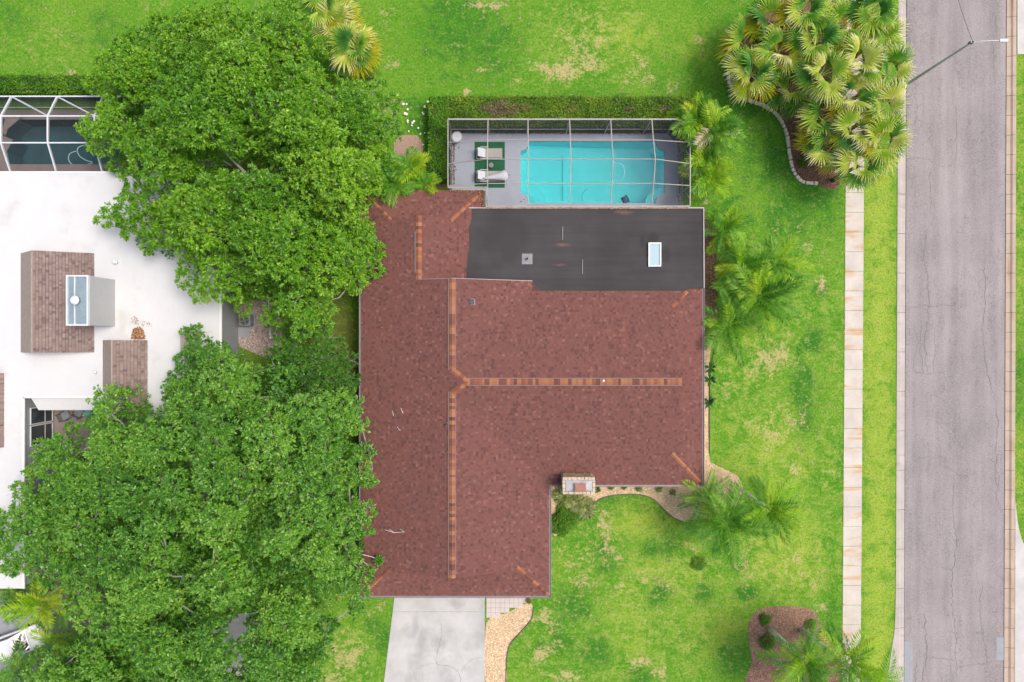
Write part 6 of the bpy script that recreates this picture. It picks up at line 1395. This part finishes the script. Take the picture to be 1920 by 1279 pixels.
def shrub(px, py, r, h, mat, label, n=1400, group=None, leaf=(.08, .13)):
    c = P(px, py, h * .6); t = thing("shrub", label, "shrub", (c.x, c.y, 0), group); d = rng.normal(size=(n, 3)); d /= np.linalg.norm(d, axis=1, keepdims=True); d[:, 2] = np.abs(d[:, 2]); k = rng.uniform(.6, 1.08, (n, 1)) * (1 + .18 * np.sin(5 * d[:, :1] + px) + .15 * np.sin(6 * d[:, 1:2] + py))
    L = rng.uniform(*leaf, n); link("foliage", leaf_mesh("foliage", d * k * np.array([[r, r, h * .8]]) + np.array([[0, 0, .08]]), (d + rng.normal(0, .6, (n, 3))) * np.array([[1, 1, .45]]), L, L * .55, mat, np.clip(rng.normal(.5, .22, n), 0, 1)), t)
    s = MB()
    for _ in range(4): s.tube([(0, 0, -.03), (rng.uniform(-.4, .4) * r, rng.uniform(-.4, .4) * r, h * .6)], [.03, .012], 5)
    s.build("stems", "brown_bark", t); return t
shrub(1058, 975, .95, .8, "shrub_green", "rounded green shrub in the corner of the two house wings", 4200); shrub(1048, 985, .7, .8, "shrub_green", "low dark shrub against the wing's wall below the strap plants", 1500)
for (px, py, r, lab) in ((1146, 914, .17, "tiny shrub nearest the chimney's right side"), (1171, 914, .16, "second tiny shrub right of the chimney in the gravel"), (1199, 916, .22, "reddish-green tiny shrub in the middle of the gravel strip"), (1236, 917, .2, "tiny shrub right of the gravel strip's middle"), (1262, 923, .2, "tiny shrub at the gravel strip's right end")): shrub(px, py, r, .35, "shrub_green", lab, 150, "small shrubs along the gravel strip", (.06, .1))
shrub(1435, 1162, .42, .4, "shrub_green", "round green clump in the mulch above the leftmost palm trunk", 480); shrub(1440, 1205, .55, .45, "shrub_green", "larger green clump between the two pale palm trunks", 700); shrub(1520, 1172, .34, .3, "shrub_green", "yellowish clump at the mulch bed's upper right", 300); shrub(1312, 1058, .5, .4, "shrub_green", "low olive tuft on the lawn below the feathery palms", 420); shrub(1505, 305, .3, .3, "shrub_green", "small green clump in the mulch inside the stone border", 260)
for (px, py, lab) in ((1334, 690, "upper dark broad-leaved plant against the street-side eave"), (1333, 712, "middle dark broad-leaved plant against the street-side eave"), (1330, 752, "lower dark broad-leaved plant against the street-side eave")):
    c = P(px, py, .8); t = thing("broadleaf_plant", lab, "plant", (c.x, c.y, 0), "broad-leaved plants along the eave")
    for k in range(7):
        a = k * 2.4 + px; l = random.uniform(.45, .75); ca, sa = math.cos(a), math.sin(a); w_ = .12
        V = [(0, 0, .5), (ca * l * .5 - sa * w_, sa * l * .5 + ca * w_, .85), (ca * l, sa * l, .75), (ca * l * .5 + sa * w_, sa * l * .5 - ca * w_, .85)]
        link("leaf", mesh_np("leaf", V, [[0, 3, 2, 1]], "broad_leaf", [.2, .5, .8, .5]), t)
    MB().tube([(0, 0, -.03), (0, 0, .52)], [.04, .03], 6).build("stem", "brown_bark", t)
for (px, py, lab) in ((992, 1127, "small potted plant at the walkway's corner under the eave"), (1332, 935, "round planter in the gravel at the house corner")):
    c = P(px, py, .2); t = thing("planter", lab, "plant pot", (c.x, c.y, .0)); MB().disc((0, 0), .16, 0, .26, 16, .21).build("pot", "terracotta" if px < 1000 else "brown_bark", t); MB().disc((0, 0), .185, .24, .268, 16).build("soil", "soil", t)
    for k in range(8): a = k * .8; link("leaf", mesh_np("leaf", [(0, 0, .26), (.1 * math.cos(a + .3), .1 * math.sin(a + .3), .4), (.2 * math.cos(a), .2 * math.sin(a), .36), (.1 * math.cos(a - .3), .1 * math.sin(a - .3), .4)], [[0, 3, 2, 1]], "shrub_green", [.4, .6, .8, .6]), t)
